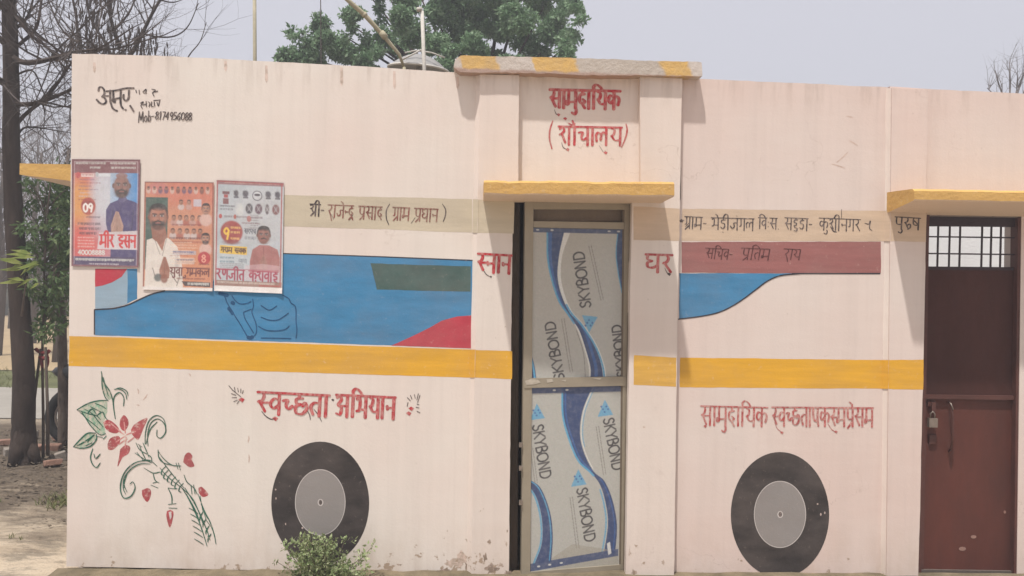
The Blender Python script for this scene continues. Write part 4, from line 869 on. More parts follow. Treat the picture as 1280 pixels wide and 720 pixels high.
prism('door_stile', [(1270.5, 283), (1273, 283), (1269.5, 713), (1267, 713)], YI-.008, YI-.002, M_irond, ID)
# pull handle, hasp and padlock
hp = [P(1186, 503, YI), P(1188.5, 506, YI-.035), P(1191, 520, YI-.045), P(1191, 545, YI-.045), P(1189, 560, YI-.035), P(1186.5, 564, YI)]
s = MB(); s.tube(hp, .006, 7); s.build('handle', M_irond, ID, smooth=True)
s = MB(); s.tube([P(1186.5, 503.5, YI-.01), P(1188.5, 504, YI-.043), P(1191.5, 512, YI-.052)], .0035, 6); s.build('handle', M_steel, ID, smooth=True)
s = MB(); a = P(1165, 503, YI); s.box(a[0]-.03, a[0]+.012, YI-.012, YI-.001, a[2]-.02, a[2]+.006); s.box(a[0]-.012, a[0]+.01, YI-.022, YI-.012, a[2]-.05, a[2]+.002); s.build('hasp', M_irond, ID)
s = MB(); a = P(1166, 529, YI-.03); s.box(a[0]-.026, a[0]+.022, a[1]-.011, a[1]+.011, a[2]-.022, a[2]+.028); s.build('padlock', M_steel, ID)
s = MB(); s.tube([(a[0]-.014, a[1], a[2]+.026), (a[0]-.014, a[1], a[2]+.052), (a[0]-.002, a[1], a[2]+.066), (a[0]+.010, a[1], a[2]+.052), (a[0]+.010, a[1], a[2]+.026)], .004, 6); s.build('padlock_shackle', M_steel, ID, smooth=True)
s = MB(); a = P(1166, 548, YI-.008); s.box(a[0]-.022, a[0]+.018, a[1]-.004, a[1]+.004, a[2]-.03, a[2]+.02); s.build('hasp', M_irond, ID)
DI = Plane(YI)
for cx, cy, rx, ry in ((1203, 686, 4.5, 2.6), (1217, 671, 3.5, 2.2), (1256, 640, 1.5, 2)):
    sheet('scratch', ellpts(cx, cy, rx, ry, 12), DI, M_scratch, ID, off=-.0015, amp=.003, seed=cx)

# ================================================================ POSTERS on the wall
M_poster = vcol('poster_print', .75, .2)
def L3(r, g, b): return L_((r, g, b))
# --- maroon framed poster
p = Print(89, 199, 176, 334, L3(196, 196, 206))
p.grad(91, 150, L3(214, 110, 84), L3(176, 192, 212)); p.ell(96, 215, 22, 24, L3(196, 92, 92), .8, .8); p.ell(98, 252, 18, 26, L3(220, 156, 84), .9, .8); p.ell(98, 308, 30, 20, L3(214, 82, 74), .9, .8)
p.ell(128, 245, 14, 34, L3(204, 208, 214), .8, .8)
p.grad(138, 172, L3(176, 192, 212), L3(66, 138, 198), 214, 290, clipx=True)
p.rect(89, 199, 176, 216, L3(126, 78, 84)); p.small(94, 203, 132, 2.4, WH); p.small(138, 203, 170, 2.4, WH); p.small(112, 208.5, 126, 2.4, WH); p.small(139, 208.5, 170, 2.4, WH)
p.rect(101, 217, 117, 221, L3(226, 206, 200)); p.rect(123, 217, 138, 220.5, L3(214, 216, 220)); p.small(102, 218, 116, 1.8, L3(170, 80, 80)); p.ell(97, 219, 3, 4, L3(186, 70, 70)); p.ell(121, 218, 2, 3, L3(180, 186, 190))
SK = L3(142, 104, 96); SH = L3(70, 62, 112)
p.poly([(133, 262), (138, 254), (150, 249), (160, 249), (170, 252), (176, 256), (176, 292), (136, 292), (133, 280)], SH)
p.line([(142, 262), (140, 288)], 1.2, L3(52, 46, 90)); p.line([(168, 262), (166, 288)], 1.2, L3(52, 46, 90)); p.poly([(148, 249), (153, 254), (160, 249), (158, 246), (150, 246)], L3(96, 88, 130))
p.face(152.5, 231.5, 10.6, SK, L3(46, 38, 40), beard=True, bald=True, mus=True); p.ell(152.5, 219.5, 7.5, 3.6, L3(150, 112, 104), .9)
p.hands(147, 279, 17, 30, L3(178, 142, 128))
p.ell(110, 258, 9.4, 11, L3(176, 80, 66)); p.ell(110, 255, 7.5, 4, L3(150, 60, 56)); p.text(write('09', (103.5, 265), (116, 265), 10, lat=True, jitter=0), 2.2, L3(240, 232, 226))
p.small(108, 271, 126, 2.2, L3(96, 84, 96)); 
for y in (279, 285, 291): p.small(97 if y < 284 else 99, y, 126 if y < 290 else 121, 3.2, L3(60, 50, 62), .9)
for k in range(7): p.small(96+random.uniform(0, 4), 224+k*4.2, random.uniform(112, 132), 1.5, random.choice([L3(150, 70, 76), L3(120, 90, 120), L3(206, 190, 196)]), .55)
for k in range(4): p.small(97, 297+k*3.8, 118, 1.8, L3(236, 206, 200), .6)
p.poly([(124, 291), (174, 288), (174, 312), (122, 312)], L3(214, 204, 206), .9); p.text(write('m ii r sp h s n', (125, 294), (172, 294), 15), 2.5, L3(206, 44, 48))
p.rect(139, 312, 176, 322, SH); p.rect(89, 312, 139, 321, L3(196, 96, 100), .7); p.text(write('40008888', (97, 319), (132, 319), 5.5, lat=True, jitter=0), 1.1, WH)
p.rect(89, 321.5, 176, 334, L3(70, 56, 96)); p.small(94, 324, 170, 3.0, WH, .95); p.small(112, 330, 150, 1.6, L3(206, 196, 200))
for q, c_ in ((0, L3(120, 72, 80)), ): 
    p.rect(89, 199, 91.4, 334, c_); p.rect(173.6, 199, 176, 334, c_); p.rect(89, 199, 176, 201, c_); p.rect(89, 332, 176, 334, c_)
for a in ([(92.3, 201.8), (172.8, 201.8)], [(92.3, 201.8), (92.3, 331)], [(172.8, 201.8), (172.8, 331)]): p.line(a, .5, L3(206, 186, 190))
X = P(132, 333); r = thing('poster', (X[0], X[1], X[2]), 'leftmost poster, dark maroon frame, bearded man in a purple shirt with joined hands', 'poster', 'posters pasted on the left wall')
p.build('poster_sheet', [(90, 199), (175.5, 199.5), (173.5, 334.5), (89.5, 332.5)], W0, M_poster, r, .004, curl=.003)
# --- orange poster
p = Print(179, 227, 268, 366, L3(204, 138, 108))
p.ell(240, 240, 50, 20, L3(204, 116, 98), .7, .8); p.ell(235, 330, 36, 30, L3(212, 140, 100), .8, .8); p.ell(225, 290, 20, 30, L3(202, 142, 114), .7, .8)
p.rect(181, 247, 209, 340, L3(64, 92, 84)); p.ell(196, 236, 14, 8, L3(196, 120, 110)); 
for i in range(11):
    x = 184+i*7.6; p.ell(x, 238, 2.8, 4.2, random.choice([L3(120, 74, 66), L3(206, 176, 164), L3(100, 110, 90), L3(110, 84, 110)]), .9, .4); p.ell(x, 236, 1.8, 1.8, L3(150, 104, 84)); p.ell(x, 234, 1.8, 1.2, L3(60, 40, 44), .8)
for (y, xs, rr) in ((253, (226, 236), 3.2), (273, (217, 225, 233, 241, 250), 3.4), (290, (216, 225, 234, 243, 251), 3.4)):
    for x in xs: p.ell(x, y+6, rr*1.3, rr*1.2, random.choice([L3(190, 150, 140), L3(170, 96, 80), L3(206, 190, 186)]), .9, .4); p.face(x, y, rr*.75, L3(176, 124, 100), L3(56, 34, 34))
p.rect(242, 249, 252, 258, L3(196, 190, 200), .9); p.small(215, 281, 252, 2, L3(130, 50, 46), .8); p.small(212, 298, 254, 2.6, L3(96, 38, 36), .9); p.small(214, 303, 252, 2, L3(140, 60, 50), .8)
for y in (263, 301):
    p.ell(258, y+12, 8, 8, L3(214, 178, 166), .95, .3); p.face(258, y-2, 5.2, L3(176, 126, 104), L3(44, 34, 38), beard=(y > 280))
SKN = L3(168, 112, 92)
p.poly([(183, 302), (200, 296), (212, 300), (222, 310), (228, 330), (230, 362), (181, 362)], L3(224, 214, 204)); p.poly([(192, 292), (206, 292), (207, 299), (203, 316), (195, 303)], SKN)
p.line([(208, 300), (203, 322)], .8, L3(150, 140, 134)); p.line([(192, 299), (200, 320)], .8, L3(150, 140, 134)); p.ell(222, 330, 3, 9, L3(190, 180, 176), .7, .6)
p.poly([(188, 284), (206, 284), (209, 298), (201, 308), (190, 300)], tuple(v*.8 for v in SKN)); p.face(197, 271.5, 11.6, SKN, L3(34, 30, 34), beard=True)
p.hands(206, 337, 14, 28, L3(160, 106, 86)); p.ell(198, 350, 5, 5, L3(84, 92, 92), .9, .4); p.ell(206, 351, 4.5, 6, L3(140, 82, 62), .9, .4)
p.line([(191, 338), (194, 348)], 1, L3(120, 110, 104)); p.line([(214, 344), (222, 356)], 1.2, L3(130, 120, 112)); p.line([(226, 346), (222, 360)], 1, L3(120, 112, 106))
p.rect(216, 315, 246, 320, L3(190, 182, 186), .8); p.small(217, 316, 244, 2.6, L3(62, 78, 130), .9); p.rect(222, 324, 244, 332, L3(206, 184, 172), .7); p.small(222, 326, 243, 2.6, L3(80, 78, 110), .9)
p.ell(256.5, 324, 8.2, 8.4, L3(182, 52, 58)); p.text(write('8', (253, 329), (259, 329), 9, lat=True, jitter=0), 1.6, L3(230, 160, 140)); p.small(250, 331, 263, 2, L3(120, 40, 40))
p.text(write('y u v aa sp u g m k l', (213, 337), (264, 338), 9.5), 1.7, L3(112, 52, 50)); p.rect(213, 336.2, 264, 337, L3(120, 50, 46), .8); p.small(222, 350, 258, 1.8, L3(130, 60, 50), .8)
p.poly([(228, 354), (265, 355), (265, 361), (232, 360)], L3(74, 58, 58)); p.small(236, 356, 263, 3, WH, .95)
for q in ([(180, 227.6), (267, 227.6)], [(180, 227), (179.6, 365)], [(266.8, 227), (266.8, 365)]): p.line(q, 1.2, L3(140, 80, 72))
p.rect(179, 362, 268, 366, L3(222, 214, 208))
for k in range(9): p.small(212+random.uniform(0, 6), 304+k*3.4, random.uniform(234, 250), 1.3, random.choice([L3(150, 76, 60), L3(236, 200, 176)]), .5)
X = P(222, 362); r = thing('poster', (X[0], X[1], X[2]), 'middle poster, orange, man in a white shirt beside rows of small faces', 'poster', 'posters pasted on the left wall')
p.build('poster_sheet', [(181, 227), (267.5, 228), (266, 364), (178.5, 362)], W0, M_poster, r, .0032, curl=.005)
# --- pale grey-blue poster
p = Print(269, 225, 356, 367, L3(180, 188, 194))
p.ell(330, 270, 40, 40, L3(196, 196, 198), .7, .8); p.ell(290, 335, 30, 24, L3(196, 204, 208), .7, .8)
p.rect(269, 225, 356, 230, L3(150, 112, 116)); p.small(280, 226.5, 350, 2, L3(206, 160, 150), .9)
for i, x in enumerate((282, 295, 307, 322, 336, 348)):
    c_ = L3(66, 62, 74)
    if i == 3: p.ell(x, 243, 6.4, 6.4, c_); p.ell(x, 243, 5.4, 5.4, L3(200, 202, 206)); p.ell(x, 242, 4, 1.6, c_)
    elif i == 0: p.rect(x-4.5, 239, x+4.5, 242.5, L3(120, 80, 88)); p.rect(x-2.5, 243, x+2.5, 247, L3(170, 80, 80)); p.rect(x-3.5, 248, x+3.5, 255, L3(126, 76, 80))
    else: p.ell(x, 241, random.uniform(2.4, 4.2), 4.2, c_, .9, .5); p.rect(x-3, 245, x+3, 247, c_, .8); p.line([(x-3, 238), (x+3, 246)], 1.1, c_, .7)
for x, c_ in ((312, L3(60, 60, 70)), (324, L3(90, 56, 74)), (335, L3(90, 80, 84)), (346, L3(120, 66, 66))):
    p.ell(x, 260, 4.6 if x != 335 else 2.6, 6.6, c_, .95, .3); p.ell(x, 259, 2.4, 3.6, L3(150, 140, 142), .5, .5); p.line([(x-2.5, 256), (x+2.5, 264)], .6, L3(190, 190, 194), .8); p.line([(x+2.5, 256), (x-2.5, 264)], .6, L3(190, 190, 194), .6)
p.small(275, 257, 294, 2, L3(90, 84, 92)); p.small(275, 261, 292, 2, L3(90, 84, 92)); p.ell(300, 262, 5, 8, L3(206, 208, 206), .9, .6)
p.small(280, 270, 330, 2.6, L3(120, 96, 100)); p.ell(275.5, 271, 2.2, 3, L3(176, 76, 74)); p.ell(294, 271, 1.8, 3, L3(176, 96, 84)); p.ell(312, 273, 3, 4, L3(176, 120, 116))
p.small(303, 278, 326, 1.8, L3(140, 110, 112)); p.text(write('s r p ch', (306, 286), (321, 286), 6), 1.1, L3(90, 92, 104)); p.small(307, 296, 321, 4, L3(96, 98, 110))
p.ell(290, 291, 14.2, 14.8, L3(158, 66, 62)); p.ell(290, 304, 11, 3, L3(120, 46, 46), .6, .6); p.text(write('9', (279.5, 300), (287.5, 300), 14, lat=True, jitter=0), 2.4, L3(240, 196, 66))
for y in (284, 290, 298): p.small(289, y, 301, 2.6, L3(236, 190, 120), .95)
p.poly([(275.5, 308), (310, 309), (310, 319.5), (275.5, 318.5)], L3(226, 186, 72)); p.text(write('g r aa m sp s v k', (277, 310.5), (309, 311.5), 6), 1.4, L3(80, 44, 34))
for y in (323, 328): p.small(276, y, 294, 2.2, L3(84, 120, 140), .8)
p.small(300, 325, 310, 5, L3(96, 106, 120), .8)
SKN = L3(146, 98, 88); p.poly([(317, 312), (326, 306), (338, 306), (349, 311), (352, 322), (352, 340), (314, 342), (314, 326)], L3(168, 108, 104))
p.line([(331, 308), (331, 338)], .8, L3(140, 84, 80)); p.ell(321, 326, 4, 9, L3(150, 92, 88), .6, .7); p.face(331, 293, 8.2, SKN, L3(40, 34, 38)); p.hands(331, 329, 12, 22, L3(170, 118, 108))
p.poly([(308, 333), (330, 330), (352, 332), (352, 352), (308, 352)], L3(216, 186, 192), .45)
p.text(write('r nn j ii t sp k u sh v aa h', (272, 339), (350, 340), 12.5), 2.1, L3(166, 58, 84)); p.rect(271, 337.6, 351, 338.4, L3(170, 80, 100), .8)
p.rect(270, 353, 355, 360, L3(150, 108, 92), .9); p.small(273, 354.5, 346, 2.4, L3(214, 200, 190), .9); p.rect(326, 357, 352, 359, L3(170, 80, 70), .8)
for q in ([(271, 227), (271, 360)], [(353.4, 227), (353, 358)], [(270, 226), (355, 227)]): p.line(q, 1.6, L3(170, 92, 92))
p.rect(269, 360, 356, 367, L3(232, 226, 222)); p.rect(269, 225, 270, 367, L3(220, 208, 202))
for k in range(6): p.small(312+random.uniform(0, 4), 268+k*3.2, 324, 1.2, L3(110, 90, 100), .5)
for k in range(3): p.small(276, 331+k*2.4, 306, 1.2, L3(110, 96, 110), .5)
X = P(311, 364); r = thing('poster', (X[0], X[1], X[2]), 'rightmost poster, pale grey-blue with a maroon disc marked 9 and a yellow strip', 'poster', 'posters pasted on the left wall')
p.build('poster_sheet', [(270, 225), (355, 228.5), (353, 367), (267.5, 363.5)], W0, M_poster, r, .0045, curl=.006)
# ================================================================ GROUND, ROAD, FIELD
def ground_mat():
    m, nt, b = base('dry_dirt', .97, 0, .1)
    c = mix(nt, noi(nt, 1.1, 6, .65, (1, 2.2, 1), .42, .60), (.64, .53, .40), (.49, .395, .29))
    c = mix(nt, mul(nt, noi(nt, 3.3, 7, .75, (1, 2.5, 1), .50, .60), .7), c, (.24, .205, .16))
    c = mix(nt, mul(nt, noi(nt, 42, 5, .75, (1, 1, 1), .58, .68), .5), c, (.12, .09, .065))
    c = mix(nt, mul(nt, noi(nt, 75, 3, .7, (1, 1, 1), .60, .70), .4), c, (.46, .40, .33))
    c = mix(nt, mul(nt, noi(nt, .7, 4, .6, (1, 1, 1), .62, .78), .3), c, (.16, .17, .09))
    g_ = nd(nt, 'ShaderNodeNewGeometry'); sp = nd(nt, 'ShaderNodeSeparateXYZ'); nt.links.new(g_.outputs['Position'], sp.inputs[0])
    yy = mul(nt, sp.outputs['Y'], mul(nt, noi(nt, 1.6, 4, .6, (1, 2.4, 1)), 1.5), 'ADD')     # leaf mould starts a couple of metres back, along an uneven line
    mr = nd(nt, 'ShaderNodeMapRange'); mr.inputs['From Min'].default_value = 1.5; mr.inputs['From Max'].default_value = 2.6; nt.links.new(yy, mr.inputs['Value'])
    mr2 = nd(nt, 'ShaderNodeMapRange'); mr2.inputs['From Min'].default_value = 5.2; mr2.inputs['From Max'].default_value = 4.6; nt.links.new(sp.outputs['Y'], mr2.inputs['Value'])
    c = mix(nt, mul(nt, mul(nt, mr.outputs[0], mr2.outputs[0]), .88), c, mix(nt, noi(nt, 8, 5, .7), (.055, .042, .032), (.13, .10, .075)))
    nt.links.new(c, b.inputs['Base Color']); bump(nt, b, noi(nt, 14, 8, .75), .03, .8); return m
M_ground = ground_mat()
M_road = simple('dusty_concrete_road', (.29, .265, .23), .15, 1.5, .9, 0, .004, fine=30)
M_field = simple('dry_stubble_field', (.37, .275, .16), .22, .35, .95, 0, .02, sc=(1, 2.5, 1), fine=9)
M_verge = simple('rough_grass_soil', (.12, .125, .05), .4, 1.4, .95, 0, .02, fine=20)
xs = np.concatenate([[-300, -60, -20], np.linspace(-9, -1.5, 90), [0, 6, 20, 60, 300]]); ys = np.concatenate([[-60, -12], np.linspace(-3, 8, 110), [12, 30, 90, 420]])
GX, GY = np.meshgrid(xs, ys); GZ = np.zeros(GX.shape)
for j in range(GX.shape[0]):
    for i in range(GX.shape[1]):
        x, y = GX[j, i], GY[j, i]
        if -9 <= x <= -1.5 and -3 <= y <= 8:
            fade = min(1, max(0, (4.3-y)/.8))*min(1, (x+9)/.6, (-1.5-x)/.3, (y+3)/.5) if y < 4.3 else 0
            GZ[j, i] = fade*(.035*nz(x*.9, y*1.4)+.02*nz(x*3, y*4.2, 2)+.008*nz(x*11, y*13, 5)-.01)
            if x > -2.2: GZ[j, i] -= .02*fade
h_, w_ = GX.shape; idx = np.arange(h_*w_).reshape(h_, w_)
F = np.stack([idx[:-1, :-1], idx[:-1, 1:], idx[1:, 1:], idx[1:, :-1]], -1).reshape(-1, 4)
mk('ground', np.stack([GX, GY, GZ], -1).reshape(-1, 3), F, M_ground, kind='structure', smooth=True)
def line_y(pa, pb, x): a, b = G(*pa), G(*pb); return a[1]+(b[1]-a[1])*(x-a[0])/(b[0]-a[0])
n0, n1, f0, f1 = (0, 526), (85, 521), (0, 489), (85, 480)
def strip(name, a, b, z, m, x0=-60, x1=60, cap=99, n=60):
    v = []; 
    for i in range(n+1):
        x = x0+(x1-x0)*i/n; ya = line_y(*a, x) if isinstance(a[0], tuple) else a[0]; yb = line_y(*b, x) if isinstance(b[0], tuple) else b[0]
        ya += .12*nz(x*.8, z*100); yb += .12*nz(x*.7, z*77)
        v += [(x, ya, z), (x, max(yb, ya+.05), z)]
    return mk(name, v, [(2*i, 2*i+2, 2*i+3, 2*i+1) for i in range(n)], m, kind='structure')
yn = G(42, 524)[1]; yf = G(42, 485)[1]
strip('grass_verge', (yf-.2,), (G(42, 463)[1]+.4,), .004, M_verge)
strip('road', (yn,), (yf,), .010, M_road)
strip('field', (G(42, 464)[1],), (75,), .016, M_field, -120, 120)

# ================================================================ plants: helpers
def leaf_mat(name, a, b_, c_, sc=3.0, fine=20):
    m, nt, b = base(name, .65, 0, .25)
    c = mix(nt, noi(nt, sc, 3, .6, (1, 1, 1), .35, .65), a, b_)
    c = mix(nt, mul(nt, noi(nt, fine, 2, .5, (1, 1, 1), .52, .62), .7), c, c_)
    nt.links.new(c, b.inputs['Base Color'])
    tr = nd(nt, 'ShaderNodeBsdfTranslucent'); nt.links.new(c, tr.inputs[0]); ms = nd(nt, 'ShaderNodeMixShader'); ms.inputs[0].default_value = .28
    nt.links.new(b.outputs[0], ms.inputs[1]); nt.links.new(tr.outputs[0], ms.inputs[2]); nt.links.new(ms.outputs[0], nt.nodes['Material Output'].inputs[0]); return m
M_bark = simple('dark_grey_bark', (.055, .038, .030), .4, 9, .95, 0, .012, sc=(1, 1, .3), fine=40)
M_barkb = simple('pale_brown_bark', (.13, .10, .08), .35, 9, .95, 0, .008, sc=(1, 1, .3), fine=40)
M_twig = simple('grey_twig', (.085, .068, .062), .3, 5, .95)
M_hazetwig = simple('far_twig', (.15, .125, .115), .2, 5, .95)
M_leafA = leaf_mat('tree_leaf', (.12, .21, .105), (.18, .28, .15), (.27, .36, .23), 1.2, 9)
M_leafB = leaf_mat('sapling_leaf', (.07, .12, .045), (.10, .16, .06), (.20, .25, .11), 3, 16)
M_leafC = leaf_mat('shrub_leaf', (.18, .24, .10), (.29, .34, .17), (.48, .48, .32), 9, 60)
M_leafD = leaf_mat('dry_brush_leaf', (.15, .13, .08), (.11, .12, .06), (.20, .17, .11), .6, 5)
def leaves(name, cs, rad, n, size, m, parent, asp=.45, kind=None, droop=0.3, seed=1, flat=1.0, loc=None):
    """leaf blades scattered through clumps; cs (k,3), rad (k,), n leaves per clump scaled by radius"""
    g = np.random.default_rng(seed); V = []
    for c, r in zip(cs, rad):
        k = max(3, int(n*(r/np.mean(rad))**2)); d = g.normal(size=(k, 3)); d /= np.linalg.norm(d, axis=1)[:, None]
        rr = r*g.uniform(.25, 1.0, k)**.6*(1+.25*np.sin(d[:, 0]*5+c[0])*np.sin(d[:, 2]*4)); p = np.array(c)+d*rr[:, None]*np.array([1, flat, .85])
        ax = g.normal(size=(k, 3)); ax[:, 2] -= droop; ax += d*.5; ax /= np.linalg.norm(ax, axis=1)[:, None]
        sd_ = np.cross(ax, g.normal(size=(k, 3))); sd_ /= np.linalg.norm(sd_, axis=1)[:, None]
        L = size*g.uniform(.45, 1.5, k)[:, None]; W = L*asp
        V.append(np.stack([p, p+ax*L*.45+sd_*W*.5, p+ax*L, p+ax*L*.45-sd_*W*.5], 1))
    V = np.concatenate(V); nq = len(V)
    return mk(name, V.reshape(-1, 3), np.arange(nq*4).reshape(nq, 4), m, parent, kind=kind, loc=loc)
def twigs(mb, p, d, L, r, lv, g, up=.12, bend=.25, n=5, kids=(2, 4), pods=None):
    pts = [np.array(p, float)]; d = np.array(d, float); d /= np.linalg.norm(d)
    for i in range(n):
        d = d+g.normal(size=3)*bend*.4+np.array([0, 0, up*.5]); d /= np.linalg.norm(d); pts.append(pts[-1]+d*L/n)
    rs = [r*(1-.7*i/n) for i in range(n+1)]; mb.tube(pts, rs, 5 if r > .012 else 3, cap=False)
    if pods is not None and lv <= 1:
        for q in pts[2:]:
            if g.random() < .55: pods.append(tuple(q))
    if lv > 0:
        for _ in range(g.integers(*kids)+1):
            i = g.integers(1, n+1); dd = d*.6+g.normal(size=3)*.62; dd[2] += up*1.5
            twigs(mb, pts[i], dd, L*g.uniform(.5, .8), rs[i]*.72, lv-1, g, up, bend, n, kids, pods)
def limb(mb, px, Y, r0_, r1_, n=7, sm=4):
    """a limb through picture points held at depth Y (or a list of depths)"""
    q = smooth_poly(px, sm); pts = []
    for i, (a, b_) in enumerate(q):
        t = i/max(1, len(q)-1); y = Y if not isinstance(Y, tuple) else Y[0]+(Y[1]-Y[0])*t
        pts.append(P(a, b_, y+.05*nz(a*.05, b_*.05)))
    mb.tube(pts, [r0_+(r1_-r0_)*i/(len(pts)-1) for i in range(len(pts))], n); return pts
def at(px, py, Y): return np.array(P(px, py, Y))

# ---------------------------------------------------------------- old bare tree, far left
g = np.random.default_rng(3); Yt = 2.7; b0 = G(30, 577); Yt = b0[1]
T = thing('bare_tree', (b0[0], b0[1], 0), 'large dark bare tree with hanging pods, nearest trunk at the left of the washroom', 'tree', 'leafless trees')
s = MB(); limb(s, [(30, 586), (30, 572), (29, 540), (30, 480), (27, 420), (22, 340), (17, 260), (14, 180), (14, 100), (12, 20), (10, -60)], Yt, .105, .055, 10)
s.tube([at(27, 520, Yt), at(24, 560, Yt-.05), at(16, 584, Yt-.12)], [.05, .075, .05], 7); s.tube([at(32, 540, Yt), at(40, 565, Yt-.02), at(46, 580, Yt-.05)], [.04, .06, .04], 7)
s.build('trunk', M_bark, T, smooth=True)
s = MB(); tips = []
for pts, r in (([(14, 70), (30, 78), (55, 76), (88, 66), (120, 62)], .028), ([(14, 130), (40, 130), (66, 122), (88, 112), (110, 98)], .024), ([(16, 160), (35, 140), (60, 120), (85, 85), (100, 60)], .020), ([(20, 20), (40, 45), (60, 60), (85, 90)], .020),
               ([(13, 20), (-10, -10), (-30, -60)], .03), ([(12, 60), (-20, 30), (-60, 0)], .03), ([(13, 110), (-15, 90), (-50, 60)], .03), ([(25, 55), (45, 35), (52, 0), (58, -40)], .018), ([(18, 175), (30, 160), (50, 160), (80, 165)], .012), ([(17, 95), (40, 88), (52, 110), (60, 130)], .010), ([(12, 0), (20, -30), (40, -80)], .03), ([(14, 40), (35, 20), (45, -20)], .018)):
    q = limb(s, pts, (Yt, Yt+random.uniform(-.6, .8)), r, r*.35, 6); tips.append((q, r))
s.build('branch', M_bark, T, smooth=True)
s = MB(); pods = []
for q, r in tips:
    for k in range(9):
        i = g.integers(len(q)//4, len(q)); d = np.array(q[i])-np.array(q[max(0, i-3)]); twigs(s, q[i], d+g.normal(size=3)*.15, g.uniform(.5, .9), r*.4, 2, g, up=.10, pods=pods)
s.build('twig', M_twig, T, kind='stuff')
# ---------------------------------------------------------------- second bare tree behind the wall with pods
b0 = at(150, 560, 5.2); T = thing('bare_tree', (b0[0], b0[1], 0), 'bare tree hung with dark pods rising behind the left end of the wall', 'tree', 'leafless trees')
s = MB(); Y2 = 5.2
s.tube([(b0[0], Y2, -.1), (b0[0]+.05, Y2, 1.5), at(156, 250, Y2), at(148, 150, Y2), at(160, 70, Y2)], [.12, .10, .08, .06, .04], 8); s.build('trunk', M_bark, T, smooth=True)
s = MB(); tp = []
for pts, r in (([(158, 75), (170, 58), (180, 38), (192, 14), (204, -8), (215, -40)], .028), ([(150, 60), (140, 30), (135, 0), (128, -40)], .026), ([(148, 120), (120, 90), (100, 60), (95, 20), (85, -30)], .028), ([(150, 100), (135, 60), (112, 20), (104, -30)], .022),
               ([(178, 42), (196, 46), (214, 46), (228, 40), (238, 28), (248, 4)], .012), ([(200, 0), (216, 3), (232, -2)], .010), ([(140, 40), (160, 18), (172, -10)], .018), ([(225, 95), (236, 70), (250, 52), (258, 28)], .010), ([(150, 140), (190, 120), (225, 95)], .02), ([(150, 90), (125, 70), (80, 40), (60, 0)], .02)):
    q = limb(s, pts, (Y2, Y2+random.uniform(-.7, .7)), r, r*.4, 5); tp.append((q, r))
s.build('branch', M_bark, T, smooth=True)
s = MB(); pods = []
for n_, (q, r) in enumerate(tp):
    sparse = n_ in (4, 5, 7)
    for k in range(2 if sparse else 7):
        i = g.integers(len(q)//4, len(q)); d = np.array([g.normal()*.3, g.normal()*.3, .6]); twigs(s, q[i], d, g.uniform(.35, .7), r*.4, 1 if sparse else 2, g, up=.12, pods=None if sparse else pods)
s.build('twig', M_twig, T, kind='stuff')
s = MB()
# pods hang thick in the crown just above the wall
for k in range(330):
    px = random.triangular(78, 215, 115); py = random.uniform(-30, 74) if px < 150 else random.uniform(30, 72)
    a = at(px, py, Y2+random.uniform(-.8, .8)); L = random.uniform(.05, .16)
    s.tube([a, a+np.array([random.uniform(-.01, .01), 0, -L*.5]), a+np.array([random.uniform(-.015, .015), 0, -L])], [.004, .0095, .003], 4)
s.build('pod', M_bark, T, kind='stuff')

# ---------------------------------------------------------------- bare trees further off
for (px, Y, hgt, lab, seed) in ((-4, 12, 5.2, 'pale thin leafless tree beyond the road, at the very left edge', 31), (40, 15, 5.6, 'thin leafless tree beyond the road seen right of the big dark trunk', 32), (72, 11, 5.0, 'slim leafless tree beyond the road close to the washroom corner', 33), (14, 20, 6.5, 'distant leafless tree standing at the near side of the dry field', 34), (96, 18, 7.0, 'distant leafless tree in the field hidden partly by the washroom corner', 35)):
    gg = np.random.default_rng(seed); p0 = at(px, 400, Y); T = thing('bare_tree', (p0[0], Y, 0), lab, 'tree', 'leafless trees')
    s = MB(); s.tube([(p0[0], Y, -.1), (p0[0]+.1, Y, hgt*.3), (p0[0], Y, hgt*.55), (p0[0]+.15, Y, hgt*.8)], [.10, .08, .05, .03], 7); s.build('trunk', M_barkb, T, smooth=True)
    s = MB()
    for k in range(34):
        z = gg.uniform(.2, .8)*hgt; twigs(s, (p0[0]+.05, Y, z), (gg.normal(), gg.normal(), 1.0), gg.uniform(.8, 1.7), .016, 2, gg, up=.1)
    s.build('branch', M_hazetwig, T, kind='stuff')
p0 = at(1268, 300, 9); gg = np.random.default_rng(5); T = thing('bare_tree', (p0[0], 9, 0), 'pale leafless treetop showing over the wall above the iron door', 'tree', 'leafless trees')
s = MB(); s.tube([(p0[0], 9, -.1), (p0[0], 9, 2.2), at(1262, 150, 9)], [.13, .11, .08], 7); s.build('trunk', M_barkb, T, smooth=True)
s = MB()
for (px, py, tx, ty) in ((1258, 130, 1244, 70), (1262, 135, 1262, 60), (1268, 135, 1282, 66), (1274, 135, 1300, 60), (1255, 135, 1234, 92), (1270, 130, 1272, 78), (1280, 135, 1320, 70)):
    q = limb(s, [(px, py), ((px+tx)/2+random.uniform(-3, 3), (py+ty)/2+6), (tx, ty+18)], 9, .022, .008, 4)
    for k in range(5): i = gg.integers(2, len(q)); twigs(s, q[i], (gg.normal()*.35, gg.normal()*.3, 1), gg.uniform(.25, .5), .006, 1, gg, up=.15)
s.build('branch', M_hazetwig, T, kind='stuff')

